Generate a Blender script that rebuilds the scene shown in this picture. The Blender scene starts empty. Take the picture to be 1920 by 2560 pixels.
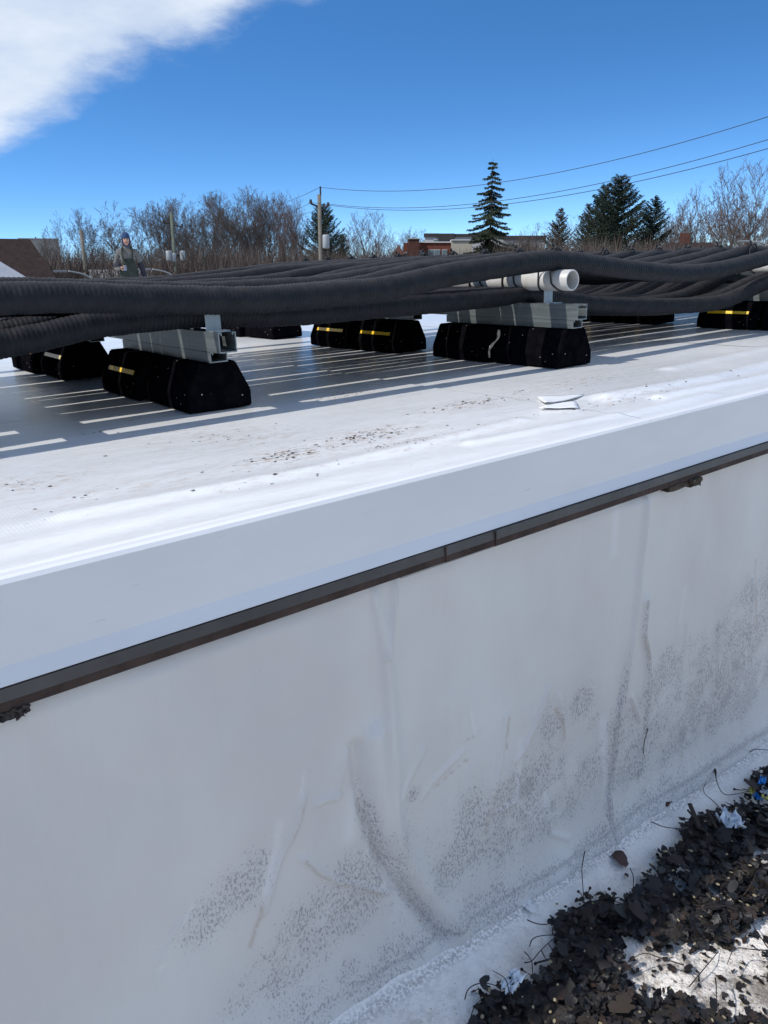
import bpy, bmesh, math, random
import numpy as np
from mathutils import Vector, Matrix, noise as mnoise
R_ = math.radians
rnd = random.Random(7)
rng = np.random.default_rng(7)
scn = bpy.context.scene
COL = scn.collection

# ------------------------------------------------------------------ camera
# world frame = the roof's own frame: X along the roof edge, Y into the roof, Z off the deck
CM = np.array([[0.78795261, 0.21432311, -0.57723157],
               [-0.61485529, 0.22375597, -0.7562316],
               [-0.0329189, 0.95078855, 0.3080868]])
FPX = 1923.0
EYE = np.array([0.0, 0.0, 0.30])
cam = bpy.data.cameras.new('camera')
camo = bpy.data.objects.new('camera', cam)
COL.objects.link(camo)
m4 = Matrix([list(CM[0]) + [0], list(CM[1]) + [0], list(CM[2]) + [0.30], [0, 0, 0, 1]])
camo.matrix_world = m4
cam.sensor_fit = 'HORIZONTAL'
cam.sensor_width = 36.0
cam.lens = 36.0 * FPX / 1920.0
cam.clip_start = 0.02
cam.clip_end = 6000
scn.camera = camo

# ------------------------------------------------------------------ world, sun
SUN = Vector((-0.92, 0.22, 1.0)).normalized()
elev = math.asin(SUN.z)
azim = math.atan2(SUN.x, SUN.y)
w = bpy.data.worlds.new('World')
scn.world = w
w.use_nodes = True
nt = w.node_tree
nt.nodes.clear()
def N(t, **k):
    n = nt.nodes.new(t)
    for a, b in k.items(): setattr(n, a, b)
    return n
out = N('ShaderNodeOutputWorld'); bg = N('ShaderNodeBackground')
sky = N('ShaderNodeTexSky', sky_type='NISHITA', sun_disc=False)
sky.sun_elevation = elev; sky.sun_rotation = azim
sky.air_density = 1.0; sky.dust_density = 0.05; sky.ozone_density = 3.0; sky.altitude = 300
tc = N('ShaderNodeTexCoord')
# steeper vertical gradient: deep blue is reached low in the sky on this clear cold day
mp = N('ShaderNodeMapping'); mp.inputs['Scale'].default_value = (1, 1, 2.5); mp.inputs['Location'].default_value = (0, 0, .07)
nt.links.new(tc.outputs['Generated'], mp.inputs['Vector'])
nt.links.new(mp.outputs['Vector'], sky.inputs['Vector'])
hs = N('ShaderNodeHueSaturation'); hs.inputs['Saturation'].default_value = 1.25; hs.inputs['Value'].default_value = 1.0
nt.links.new(sky.outputs['Color'], hs.inputs['Color'])
# cloud bank: broad soft-edged sheet, everywhere in the sky by noise, its edge crossing the upper left
def V(op, a=None, b=None):
    n = N('ShaderNodeVectorMath', operation=op)
    for i, x in enumerate((a, b)):
        if x is None: continue
        if isinstance(x, (tuple, list)): n.inputs[i].default_value = x
        else: nt.links.new(x, n.inputs[i])
    return n
def M(op, a=None, b=None, clamp=False):
    n = N('ShaderNodeMath', operation=op, use_clamp=clamp)
    for i, x in enumerate((a, b)):
        if x is None: continue
        if isinstance(x, (int, float)): n.inputs[i].default_value = x
        else: nt.links.new(x, n.inputs[i])
    return n.outputs[0]
def raydir(u, v):
    d = CM @ np.array([(u - 960) / FPX, (1280 - v) / FPX, -1.0])
    return d / np.linalg.norm(d)
d1, d2 = raydir(-20, 345), raydir(640, 0)
cn = np.cross(d1, d2); cn /= np.linalg.norm(cn)
if cn.dot(raydir(0, 0)) < 0: cn = -cn
dot = V('DOT_PRODUCT', tc.outputs['Generated'], tuple(cn))
n1 = N('ShaderNodeTexNoise'); n1.inputs['Scale'].default_value = 5.5; n1.inputs['Detail'].default_value = 13; n1.inputs['Roughness'].default_value = 0.60
mpc = N('ShaderNodeMapping'); mpc.inputs['Rotation'].default_value = (0, R_(12), R_(-40)); mpc.inputs['Scale'].default_value = (1, 1.6, 3.0)
nt.links.new(tc.outputs['Generated'], mpc.inputs['Vector']); nt.links.new(mpc.outputs['Vector'], n1.inputs['Vector'])
edge = M('ADD', dot.outputs['Value'], M('MULTIPLY', M('SUBTRACT', n1.outputs['Fac'], 0.5), 0.10))
mr = N('ShaderNodeMapRange', interpolation_type='SMOOTHSTEP')
mr.inputs['From Min'].default_value = -0.022; mr.inputs['From Max'].default_value = 0.024
nt.links.new(edge, mr.inputs['Value'])
# the bank thins out again far from its edge
mr2 = N('ShaderNodeMapRange', interpolation_type='SMOOTHSTEP')
mr2.inputs['From Min'].default_value = 1.05; mr2.inputs['From Max'].default_value = 0.35
nt.links.new(edge, mr2.inputs['Value'])
n2 = N('ShaderNodeTexNoise'); n2.inputs['Scale'].default_value = 4.2; n2.inputs['Detail'].default_value = 12; n2.inputs['Roughness'].default_value = .58
nt.links.new(mpc.outputs['Vector'], n2.inputs['Vector'])
dens = M('MULTIPLY', M('MULTIPLY', mr.outputs[0], mr2.outputs[0]), M('ADD', M('MULTIPLY', n2.outputs['Fac'], 0.9), 0.42), True)
mix = N('ShaderNodeMix', data_type='RGBA')
nt.links.new(dens, mix.inputs['Factor'])
nt.links.new(hs.outputs['Color'], mix.inputs['A'])
ccl = N('ShaderNodeMix', data_type='RGBA')
nt.links.new(n2.outputs['Fac'], ccl.inputs['Factor'])
ccl.inputs['A'].default_value = (2.6, 3.05, 3.7, 1); ccl.inputs['B'].default_value = (4.1, 4.4, 4.8, 1)
nt.links.new(ccl.outputs['Result'], mix.inputs['B'])
nt.links.new(mix.outputs['Result'], bg.inputs['Color'])
bg.inputs['Strength'].default_value = 0.15
nt.links.new(bg.outputs['Background'], out.inputs['Surface'])

sl = bpy.data.lights.new('sun', 'SUN'); slo = bpy.data.objects.new('sun', sl); COL.objects.link(slo)
sl.energy = 2.6; sl.angle = R_(0.6); sl.color = (1.0, 0.95, 0.88)
slo.rotation_euler = SUN.to_track_quat('Z', 'Y').to_euler()
slo.location = (0, 0, 30)
scn.view_settings.view_transform = 'Standard'
scn.view_settings.look = 'None'
scn.view_settings.exposure = 0.62
scn.view_settings.gamma = 1.0
scn.view_settings.use_curve_mapping = False
scn.render.engine = 'CYCLES'
scn.cycles.max_bounces = 6

# ------------------------------------------------------------------ survey helpers: where a sighted point lies in the place
def sight(u, v, axis, val):
    d = CM @ np.array([(u - 960) / FPX, (1280 - v) / FPX, -1.0])
    t = (val - EYE[axis]) / d[axis]
    return EYE + d * t
GR = (CM @ np.array([0, .95130, .30826]))           # plumb direction: the deck falls about 2 degrees
GR = Vector(GR).normalized()
GQ = Vector((0, 0, 1)).rotation_difference(GR)
GMat = GQ.to_matrix()
GI = np.array(GMat.transposed())
def far(u, v, D):
    "point at level distance D in the plumb frame"
    d = GI @ (CM @ np.array([(u - 960) / FPX, (1280 - v) / FPX, -1.0]))
    e = GI @ EYE
    return e + d * (D / math.hypot(d[0], d[1]))
def put_far(o, p, rz=0.0, s=(1, 1, 1)):
    o.matrix_world = GMat.to_4x4() @ Matrix.Translation(Vector(p)) @ Matrix.Rotation(rz, 4, 'Z') @ Matrix.Diagonal((*s, 1))
GZ = -6.0

# ------------------------------------------------------------------ materials
def mat(name, base, rough=0.8, spec=0.5, metal=0.0, var=0.0, vscale=8.0, bump=0.0, bscale=60.0, col2=None, detail=6, bdist=0.01):
    m = bpy.data.materials.new(name); m.use_nodes = True
    t = m.node_tree; b = t.nodes['Principled BSDF']
    b.inputs['Roughness'].default_value = rough
    b.inputs['Specular IOR Level'].default_value = spec
    b.inputs['Metallic'].default_value = metal
    tcn = t.nodes.new('ShaderNodeTexCoord')
    c = (*base, 1)
    b.inputs['Base Color'].default_value = c
    if var > 0 or col2:
        n = t.nodes.new('ShaderNodeTexNoise'); n.inputs['Scale'].default_value = vscale; n.inputs['Detail'].default_value = detail
        n.inputs['Roughness'].default_value = 0.6
        t.links.new(tcn.outputs['Object'], n.inputs['Vector'])
        r = t.nodes.new('ShaderNodeValToRGB')
        r.color_ramp.elements[0].position = 0.32; r.color_ramp.elements[1].position = 0.68
        k = 1 - var
        r.color_ramp.elements[0].color = (base[0] * k, base[1] * k, base[2] * k, 1)
        c2 = col2 if col2 else tuple(min(1, x * (1 + var)) for x in base)
        r.color_ramp.elements[1].color = (*c2, 1)
        t.links.new(n.outputs['Fac'], r.inputs['Fac']); t.links.new(r.outputs['Color'], b.inputs['Base Color'])
    if bump > 0:
        n = t.nodes.new('ShaderNodeTexNoise'); n.inputs['Scale'].default_value = bscale; n.inputs['Detail'].default_value = 5
        t.links.new(tcn.outputs['Object'], n.inputs['Vector'])
        bp = t.nodes.new('ShaderNodeBump'); bp.inputs['Strength'].default_value = bump; bp.inputs['Distance'].default_value = bdist
        t.links.new(n.outputs['Fac'], bp.inputs['Height']); t.links.new(bp.outputs['Normal'], b.inputs['Normal'])
    return m

class NG:
    "small node-writing helper"
    def __init__(s, m):
        s.t = m.node_tree; s.b = s.t.nodes['Principled BSDF']
        s.tc = s.t.nodes.new('ShaderNodeTexCoord')
    def n(s, ty, ins=None, **k):
        x = s.t.nodes.new(ty)
        for a, b in k.items(): setattr(x, a, b)
        for a, b in (ins or {}).items(): s.set(x, a, b)
        return x
    def set(s, x, a, b):
        if isinstance(b, bpy.types.NodeSocket): s.t.links.new(b, x.inputs[a])
        else: x.inputs[a].default_value = b
    def m(s, op, a, b=0.0, clamp=False):
        x = s.t.nodes.new('ShaderNodeMath'); x.operation = op; x.use_clamp = clamp
        s.set(x, 0, a); s.set(x, 1, b); return x.outputs[0]
    def map(s, scale=(1, 1, 1), rot=(0, 0, 0)):
        return s.n('ShaderNodeMapping', {'Vector': s.tc.outputs['Object'], 'Scale': scale, 'Rotation': rot}).outputs[0]
    def noise(s, vec, scale, detail=4, rough=0.5):
        return s.n('ShaderNodeTexNoise', {'Vector': vec, 'Scale': scale, 'Detail': detail, 'Roughness': rough}).outputs['Fac']
    def step(s, v, a, b):
        return s.n('ShaderNodeMapRange', {'Value': v, 'From Min': a, 'From Max': b}, interpolation_type='SMOOTHSTEP').outputs[0]
    def mix(s, f, a, b):
        x = s.t.nodes.new('ShaderNodeMix'); x.data_type = 'RGBA'
        s.set(x, 'Factor', f); s.set(x, 'A', a); s.set(x, 'B', b); return x.outputs['Result']
    def attr(s, name):
        return s.n('ShaderNodeAttribute', attribute_name=name).outputs['Fac']

# --- white roofing membrane, deck
def deck_material():
    m = bpy.data.materials.new('deck_membrane'); m.use_nodes = True
    g = NG(m); o = g.map()
    big = g.noise(g.map((1, 2.2, 1)), 1.4, 6, 0.6)
    col = g.mix(g.step(big, .3, .7), (0.70, 0.71, 0.705, 1), (0.79, 0.795, 0.79, 1))
    # grey scuffs drawn out along the edge direction
    sc = g.noise(g.map((3, 14, 1), (0, 0, .2)), 2.2, 7, 0.65)
    col = g.mix(g.m('MULTIPLY', g.step(sc, .54, .74), .30), col, (0.55, 0.54, 0.51, 1))
    # tan footprints and black grit where the deck was walked on
    st = g.attr('dirt')
    n1 = g.noise(g.map((14, 34, 1), (0, 0, .5)), 2.4, 6, 0.7)
    tan = g.m('MULTIPLY', st, g.step(n1, .47, .62), True)
    col = g.mix(g.m('MULTIPLY', tan, .8), col, (0.50, 0.37, 0.28, 1))
    n2 = g.noise(g.map((60, 170, 1), (0, 0, .35)), 1.2, 3, 0.6)
    thr = g.m('SUBTRACT', .74, g.m('MULTIPLY', st, .17))
    bl = g.step(g.m('SUBTRACT', n2, thr), 0, .03)
    col = g.mix(g.m('MULTIPLY', bl, .85), col, (0.10, 0.08, 0.07, 1))
    sm = g.attr('seam')
    col = g.mix(sm, col, (0.10, 0.10, 0.09, 1))
    g.set(g.b, 'Base Color', col)
    g.set(g.b, 'Roughness', g.m('ADD', g.m('MULTIPLY', big, .18), .20)); g.b.inputs['Coat Weight'].default_value = .30; g.b.inputs['Coat Roughness'].default_value = .22
    g.b.inputs['Specular IOR Level'].default_value = 0.5
    # reinforcing scrim telegraphing through
    wv = g.n('ShaderNodeTexWave', {'Vector': o, 'Scale': 62.0, 'Distortion': 0.4}, bands_direction='X').outputs['Fac']
    wn = g.noise(g.map((1, 3, 1)), 2.6, 3)
    h = g.m('ADD', g.m('MULTIPLY', g.m('MULTIPLY', wv, g.step(wn, .50, .62)), .05), g.m('MULTIPLY', g.noise(g.map((1, 3.5, 1)), 9, 4), 1.4))
    bp = g.n('ShaderNodeBump', {'Height': h, 'Strength': .35, 'Distance': .004})
    g.set(g.b, 'Normal', bp.outputs[0])
    return m
def wall_material():
    m = bpy.data.materials.new('wall_membrane'); m.use_nodes = True
    g = NG(m)
    big = g.noise(g.map((2.2, 1, 1.2)), 1.3, 5, 0.55)
    col = g.mix(g.step(big, .3, .7), (0.61, 0.585, 0.56, 1), (0.68, 0.67, 0.645, 1))
    # faint vertical run marks
    ru = g.noise(g.map((30, 1, 1.2)), 1.6, 5, .6)
    col = g.mix(g.m('MULTIPLY', g.step(ru, .52, .75), .10), col, (0.5, 0.5, 0.5, 1))
    # faint weave
    wea = g.noise(g.map((240, 1, 60)), 1.5, 2, .5)
    col = g.mix(g.m('MULTIPLY', wea, .05), col, (0.4, 0.42, 0.44, 1))
    d = g.attr('dirt')
    # abraded specks: short upright strokes of grey-mauve grime
    n2 = g.noise(g.map((1, 1, .5), (0, .35, 0)), 290, 3, 0.62)
    n3 = g.noise(g.map((1, 1, .8)), 17, 4, 0.6)
    dd = g.m('MULTIPLY', g.m('MULTIPLY', d, g.step(n3, .16, .60)), 2.1, True)
    thr = g.m('SUBTRACT', .735, g.m('MULTIPLY', dd, .215))
    sp = g.step(g.m('SUBTRACT', n2, thr), 0, .05)
    col = g.mix(g.m('MULTIPLY', dd, .10), col, (0.36, 0.35, 0.37, 1))
    col = g.mix(g.m('MULTIPLY', sp, .58), col, (0.19, 0.18, 0.20, 1))
    n4 = g.noise(g.map((1, 1, .6), (0, .3, 0)), 520, 2, .6)
    fine = g.m('MULTIPLY', g.step(g.m('SUBTRACT', n4, g.m('SUBTRACT', .66, g.m('MULTIPLY', dd, .12))), 0, .05), g.step(d, .04, .4))
    col = g.mix(g.m('MULTIPLY', fine, .38), col, (0.26, 0.25, 0.26, 1))
    col = g.mix(g.m('MULTIPLY', g.step(d, .80, 1.0), .34), col, (0.24, 0.23, 0.24, 1))
    # tan scratches
    s = g.attr('scratch')
    sn = g.noise(g.map((40, 1, 25)), 2.2, 3)
    col = g.mix(g.m('MULTIPLY', g.m('MULTIPLY', s, g.step(sn, .3, .55)), .75), col, (0.44, 0.37, 0.30, 1))
    w_ = g.attr('rub')
    col = g.mix(g.m('MULTIPLY', w_, .22), col, (0.86, 0.88, 0.90, 1))
    g.set(g.b, 'Base Color', col)
    g.b.inputs['Roughness'].default_value = .5
    g.b.inputs['Specular IOR Level'].default_value = .35
    h = g.m('ADD', g.noise(g.map(), 7, 5), g.m('MULTIPLY', g.noise(g.map(), 60, 4), .10))
    bp = g.n('ShaderNodeBump', {'Height': h, 'Strength': .30, 'Distance': .012})
    g.set(g.b, 'Normal', bp.outputs[0])
    return m
def ice_material():
    m = bpy.data.materials.new('old_ice'); m.use_nodes = True
    g = NG(m)
    a = g.noise(g.map(), 6, 6, .6); b_ = g.noise(g.map(), 38, 5, .65)
    col = g.mix(g.step(a, .35, .65), (0.82, 0.76, 0.69, 1), (0.92, 0.88, 0.82, 1))
    col = g.mix(g.m('MULTIPLY', g.step(b_, .48, .66), .38), col, (0.42, 0.37, 0.31, 1))
    gr = g.noise(g.map(), 190, 3, .6)
    d = g.attr('dirt')
    thr = g.m('SUBTRACT', .67, g.m('MULTIPLY', d, .10))
    col = g.mix(g.m('MULTIPLY', g.step(g.m('SUBTRACT', gr, thr), 0, .05), .7), col, (0.11, 0.09, 0.07, 1))
    mud = g.noise(g.map(), 13, 6, .7)
    col = g.mix(g.m('MULTIPLY', g.m('MULTIPLY', d, g.step(mud, .45, .60)), .85), col, (0.17, 0.14, 0.115, 1))
    sk = g.attr('skirt')
    col = g.mix(g.m('MULTIPLY', sk, .9), col, (0.86, 0.84, 0.80, 1))
    cr_ = g.attr('crease')
    col = g.mix(g.m('MULTIPLY', g.m('MULTIPLY', cr_, g.step(gr, .42, .56)), .6), col, (0.20, 0.18, 0.18, 1))
    g.set(g.b, 'Base Color', col)
    g.set(g.b, 'Roughness', g.m('ADD', g.m('MULTIPLY', b_, .5), .1))
    g.b.inputs['Specular IOR Level'].default_value = .5
    h = g.m('ADD', g.m('MULTIPLY', g.noise(g.map(), 22, 6, .65), 1.0), g.m('MULTIPLY', g.noise(g.map(), 110, 4, .6), .35))
    bp = g.n('ShaderNodeBump', {'Height': h, 'Strength': g.m('SUBTRACT', .9, g.m('MULTIPLY', g.attr('skirt'), .75)), 'Distance': .016})
    g.set(g.b, 'Normal', bp.outputs[0])
    return m
def hose_material():
    m = bpy.data.materials.new('ribbed_rubber'); m.use_nodes = True
    g = NG(m)
    nz = g.n('ShaderNodeSeparateXYZ', {'Vector': g.n('ShaderNodeNewGeometry').outputs['Normal']}).outputs['Z']
    blot = g.noise(g.map((1, 1, 1)), 30, 6, .7)
    fine = g.noise(g.map((1, 1, 1)), 170, 4, .7)
    dust = g.m('MULTIPLY', g.step(g.m('ADD', nz, g.m('MULTIPLY', g.m('SUBTRACT', blot, .5), .9)), .25, 1.05), g.step(fine, .30, .62))
    col = g.mix(g.step(blot, .35, .65), (0.007, 0.009, 0.012, 1), (0.013, 0.015, 0.019, 1))
    col = g.mix(g.m('MULTIPLY', dust, .55), col, (0.050, 0.040, 0.036, 1))
    g.set(g.b, 'Base Color', col)
    g.set(g.b, 'Roughness', g.m('ADD', g.m('MULTIPLY', fine, .25), .42))
    g.b.inputs['Specular IOR Level'].default_value = .20
    bp = g.n('ShaderNodeBump', {'Height': fine, 'Strength': .25, 'Distance': .0015})
    g.set(g.b, 'Normal', bp.outputs[0])
    return m
def rubber_material():
    m = bpy.data.materials.new('recycled_rubber'); m.use_nodes = True
    g = NG(m)
    vo = g.n('ShaderNodeTexVoronoi', {'Vector': g.map(), 'Scale': 95.0, 'Randomness': 1.0})
    cr = g.n('ShaderNodeSeparateColor', {'Color': vo.outputs['Color']}).outputs[0]
    fl = g.m('MULTIPLY', g.step(cr, .945, .96), g.step(vo.outputs['Distance'], .20, .10))
    n = g.noise(g.map(), 45, 5, .6)
    col = g.mix(g.step(n, .35, .7), (0.003, 0.003, 0.0045, 1), (0.006, 0.006, 0.0075, 1))
    col = g.mix(fl, col, (0.42, 0.34, 0.28, 1))
    g.set(g.b, 'Base Color', col)
    g.b.inputs['Roughness'].default_value = 1.0
    g.b.inputs['Specular IOR Level'].default_value = 0.0
    bp = g.n('ShaderNodeBump', {'Height': g.noise(g.map(), 260, 4, .7), 'Strength': .6, 'Distance': .002})
    g.set(g.b, 'Normal', bp.outputs[0])
    return m
def galv_material():
    m = bpy.data.materials.new('galvanised_steel'); m.use_nodes = True
    g = NG(m)
    n = g.noise(g.map((60, 1.5, 60)), 1.5, 5, .6); n2 = g.noise(g.map(), 24, 5, .6)
    col = g.mix(g.step(n, .3, .7), (0.17, 0.20, 0.205, 1), (0.28, 0.31, 0.315, 1))
    col = g.mix(g.m('MULTIPLY', g.step(n2, .55, .7), .35), col, (0.36, 0.37, 0.36, 1))
    g.set(g.b, 'Base Color', col)
    g.b.inputs['Metallic'].default_value = .75
    g.set(g.b, 'Roughness', g.m('ADD', g.m('MULTIPLY', n, .3), .35))
    return m
MT = {}
MT['deck'] = deck_material(); MT['wall'] = wall_material(); MT['ice'] = ice_material()
MT['hose'] = hose_material(); MT['rubber'] = rubber_material(); MT['galv'] = galv_material()
MT['flash'] = mat('white_coated_metal', (0.73, 0.735, 0.75), .38, .5, var=.03, vscale=3, bump=.06, bscale=9)
def flash_material():
    m = bpy.data.materials.new('white_coated_metal_scuffed'); m.use_nodes = True
    g = NG(m); n = g.noise(g.map((1, 1, 3)), 3.0, 5, .6)
    col = g.mix(g.step(n, .3, .7), (0.70, 0.705, 0.72, 1), (0.745, 0.75, 0.765, 1))
    st = g.noise(g.map((5, 1, 60), (0, .05, 0)), 2.0, 6, .65)
    col = g.mix(g.m('MULTIPLY', g.step(st, .66, .74), .35), col, (0.36, 0.33, 0.30, 1))
    sp = g.noise(g.map((1, 1, 1.5)), 85, 3, .6)
    col = g.mix(g.m('MULTIPLY', g.step(sp, .76, .79), .6), col, (0.20, 0.18, 0.17, 1))
    g.set(g.b, 'Base Color', col); g.b.inputs['Roughness'].default_value = .38
    h = g.m('ADD', g.noise(g.map((1, 1, .6)), 2.6, 3), g.m('MULTIPLY', g.noise(g.map(), 30, 4), .04))
    g.set(g.b, 'Normal', g.n('ShaderNodeBump', {'Height': h, 'Strength': .35, 'Distance': .02}).outputs[0])
    return m
MT['flash'] = flash_material()
MT['trim'] = mat('weathered_brown_metal', (0.062, 0.058, 0.056), .45, .5, var=.25, vscale=14, bump=.1, bscale=80)
MT['trimlow'] = mat('rusty_underside', (0.055, 0.036, 0.030), .8, .3, var=.4, vscale=22, bump=.3, bscale=120)
MT['greyplate'] = mat('grey_plate', (0.36, 0.36, 0.35), .6, var=.15, vscale=20)
MT['tape'] = mat('yellow_reflective_tape', (0.95, 0.56, 0.02), .35, .6, var=.15, vscale=70)
MT['tapepale'] = mat('faded_reflective_tape', (0.62, 0.48, 0.20), .4, .6, var=.2, vscale=70)
MT['pvc'] = mat('white_pvc', (0.60, 0.60, 0.59), .4, .5, col2=(0.46, 0.44, 0.40), vscale=14, bump=.04, bscale=60)
MT['tie'] = mat('black_nylon', (0.012, 0.012, 0.013), .45, .5, var=.1)
MT['smear'] = mat('dried_sealant', (0.50, 0.45, 0.37), .8, var=.3, vscale=120)
MT['plastic'] = mat('cloudy_plastic_film', (0.62, 0.68, 0.74), .25, .6, var=.15, vscale=40, bump=.5, bscale=50)
MT['sliver'] = mat('clear_ice_sliver', (0.80, 0.79, 0.77), .3, .6, bump=.3, bscale=60)
MT['blue'] = mat('blue_wrapper', (0.02, 0.22, 0.62), .3, .6, col2=(0.03, 0.30, 0.72), vscale=50)
MT['yellow'] = mat('yellow_wrapper', (0.50, 0.46, 0.10), .4, .6, var=.3, vscale=50)
MT['foil'] = mat('silver_wrapper_inside', (0.72, 0.72, 0.74), .3, .6, metal=.3, var=.1)
MT['wood'] = mat('weathered_wood', (0.085, 0.066, 0.05), .9, .2, var=.5, vscale=40, bump=.6, bscale=120)
MT['litter'] = mat('wet_litter', (0.016, 0.014, 0.013), .75, .35, col2=(0.045, 0.036, 0.030), vscale=45, bump=.7, bscale=160)
LEAFM = [mat('leaf_dark_%d' % i, c, r, .4, var=.45, vscale=60, bump=.3, bscale=120) for i, (c, r) in enumerate([
    ((0.009, 0.008, 0.009), .5), ((0.014, 0.011, 0.010), .55), ((0.024, 0.014, 0.011), .6), ((0.014, 0.014, 0.015), .45), ((0.034, 0.025, 0.018), .75)])]
MT['redleaf'] = mat('red_brown_leaf', (0.060, 0.026, 0.022), .6, .4, var=.4, vscale=60)
MT['twig'] = mat('dark_twig', (0.030, 0.020, 0.018), .7, .3, var=.4, vscale=80)
MT['seedm'] = mat('pale_seed_fragments', (0.26, 0.22, 0.13), .7, var=.4, vscale=60)
MT['clod'] = mat('dirt_flake', (0.06, 0.05, 0.045), .9, .2, var=.5, vscale=90)
MT['bark'] = mat('grey_bark', (0.115, 0.095, 0.082), .9, .2, var=.4, vscale=.8)
MT['bark2'] = mat('brown_bark', (0.105, 0.075, 0.060), .9, .2, var=.4, vscale=.8)
MT['twigs'] = mat('bare_twigs', (0.125, 0.108, 0.100), .9, .2, var=.35, vscale=.6)
MT['twigs2'] = mat('red_brown_twigs', (0.140, 0.103, 0.090), .9, .2, var=.35, vscale=.6)
MT['brush'] = mat('brush_thicket', (0.100, 0.080, 0.070), .95, .1, var=.5, vscale=.25)
MT['needle'] = mat('spruce_needles', (0.022, 0.036, 0.018), .8, .3, col2=(0.045, 0.056, 0.030), vscale=.8)
MT['needle2'] = mat('dark_fir_needles', (0.014, 0.028, 0.018), .8, .3, col2=(0.026, 0.042, 0.028), vscale=.8)
MT['needlebr'] = mat('browned_needles', (0.090, 0.066, 0.045), .85, .2, col2=(0.060, 0.062, 0.040), vscale=.7)
MT['pole'] = mat('weathered_pole', (0.17, 0.155, 0.13), .9, .2, var=.2, vscale=2)
MT['polegreen'] = mat('treated_pole', (0.12, 0.14, 0.11), .9, .2, var=.2, vscale=2)
MT['trans'] = mat('transformer_grey', (0.34, 0.37, 0.39), .5, .4, var=.06)
MT['wire'] = mat('wire_dark', (0.02, 0.02, 0.022), .6)
MT['brick'] = mat('red_brick', (0.16, 0.055, 0.038), .9, .2, var=.2, vscale=1.2)
MT['brickd'] = mat('brown_brick', (0.095, 0.043, 0.034), .9, .2, var=.2, vscale=1.5)
MT['stucco'] = mat('beige_stucco', (0.44, 0.40, 0.32), .9, .2, var=.06, vscale=.5)
MT['paleg'] = mat('pale_grey_cladding', (0.42, 0.43, 0.44), .7, .3, var=.08, vscale=.5)
MT['darkclad'] = mat('dark_cladding', (0.045, 0.040, 0.042), .8, .3, var=.15, vscale=.7)
MT['glass'] = mat('window_glass', (0.10, 0.17, 0.19), .12, .8)
MT['wframe'] = mat('window_frame_white', (0.62, 0.63, 0.62), .6)
MT['roofbrown'] = mat('brown_shingles', (0.036, 0.025, 0.023), .95, .1, var=.25, vscale=3)
MT['roofgrey'] = mat('grey_shingles', (0.26, 0.26, 0.26), .95, .1, var=.25, vscale=3)
MT['roofdark'] = mat('dark_shingles', (0.055, 0.062, 0.075), .95, .1, var=.2, vscale=3)
MT['snowroof'] = mat('snowy_roof', (0.26, 0.28, 0.32), .8, .2, var=.08, vscale=1)
MT['siding'] = mat('house_siding', (0.35, 0.33, 0.30), .9, .2, var=.1, vscale=1)
MT['ground'] = mat('far_ground', (0.13, 0.115, 0.085), .95, .1, col2=(0.26, 0.25, 0.23), vscale=.03)
MT['lamp'] = mat('lamp_metal', (0.25, 0.26, 0.27), .4, .5, metal=.3)

# ------------------------------------------------------------------ object helpers
def link(name, me, m=None, parent=None, kind=None, smooth=False):
    o = bpy.data.objects.new(name, me); COL.objects.link(o)
    if m is not None:
        for x in (m if isinstance(m, (list, tuple)) else [m]): me.materials.append(x)
    if parent is not None: o.parent = parent
    if kind: o['kind'] = kind
    if smooth:
        me.polygons.foreach_set('use_smooth', [True] * len(me.polygons)); me.update()
    return o
def tag(o, label=None, cat=None, group=None, kind=None):
    if label: o['label'] = label
    if cat: o['category'] = cat
    if group: o['group'] = group
    if kind: o['kind'] = kind
    return o
def empty(name, loc=(0, 0, 0), rz=0.0):
    o = bpy.data.objects.new(name, None); COL.objects.link(o); o.location = loc; o.rotation_euler = (0, 0, rz)
    o.empty_display_size = .05
    return o
def np_mesh(name, verts, faces):
    "verts (n,3), faces (m,k) with one k"
    verts = np.asarray(verts, dtype=np.float32); faces = np.asarray(faces, dtype=np.int32)
    me = bpy.data.meshes.new(name)
    k = faces.shape[1]
    me.vertices.add(len(verts)); me.vertices.foreach_set('co', verts.ravel())
    me.loops.add(faces.size); me.loops.foreach_set('vertex_index', faces.ravel())
    me.polygons.add(len(faces)); me.polygons.foreach_set('loop_start', np.arange(0, faces.size, k, dtype=np.int32))
    me.polygons.foreach_set('loop_total', np.full(len(faces), k, dtype=np.int32))
    me.update(calc_edges=True); me.validate()
    return me
def grid_faces(nu, nv, closed_v=False):
    i = np.arange(nu - 1)[:, None]; j = np.arange(nv if closed_v else nv - 1)[None, :]
    a = i * nv + j; b = i * nv + (j + 1) % nv; c = (i + 1) * nv + (j + 1) % nv; d = (i + 1) * nv + j
    return np.stack([a, b, c, d], -1).reshape(-1, 4)
def bm_mesh(name, bm):
    me = bpy.data.meshes.new(name); bm.normal_update(); bm.to_mesh(me); bm.free(); return me
def add_box(bm, c, s, rot=None, bev=0.0):
    r = bmesh.ops.create_cube(bm, size=1)
    vs = r['verts']
    bmesh.ops.scale(bm, vec=s, verts=vs)
    if bev:
        es = list({e for v in vs for e in v.link_edges})
        rb = bmesh.ops.bevel(bm, geom=es, offset=bev, segments=2, affect='EDGES')
        vs = list({v for f in rb['faces'] for v in f.verts} | {v for v in vs if v.is_valid})
    if rot is not None: bmesh.ops.transform(bm, matrix=rot, verts=vs)
    bmesh.ops.translate(bm, vec=c, verts=vs)
    return vs
def box(name, c, s, m, parent=None, rot=None, bev=0.0):
    bm = bmesh.new(); add_box(bm, c, s, rot, bev); return link(name, bm_mesh(name, bm), m, parent)
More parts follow.
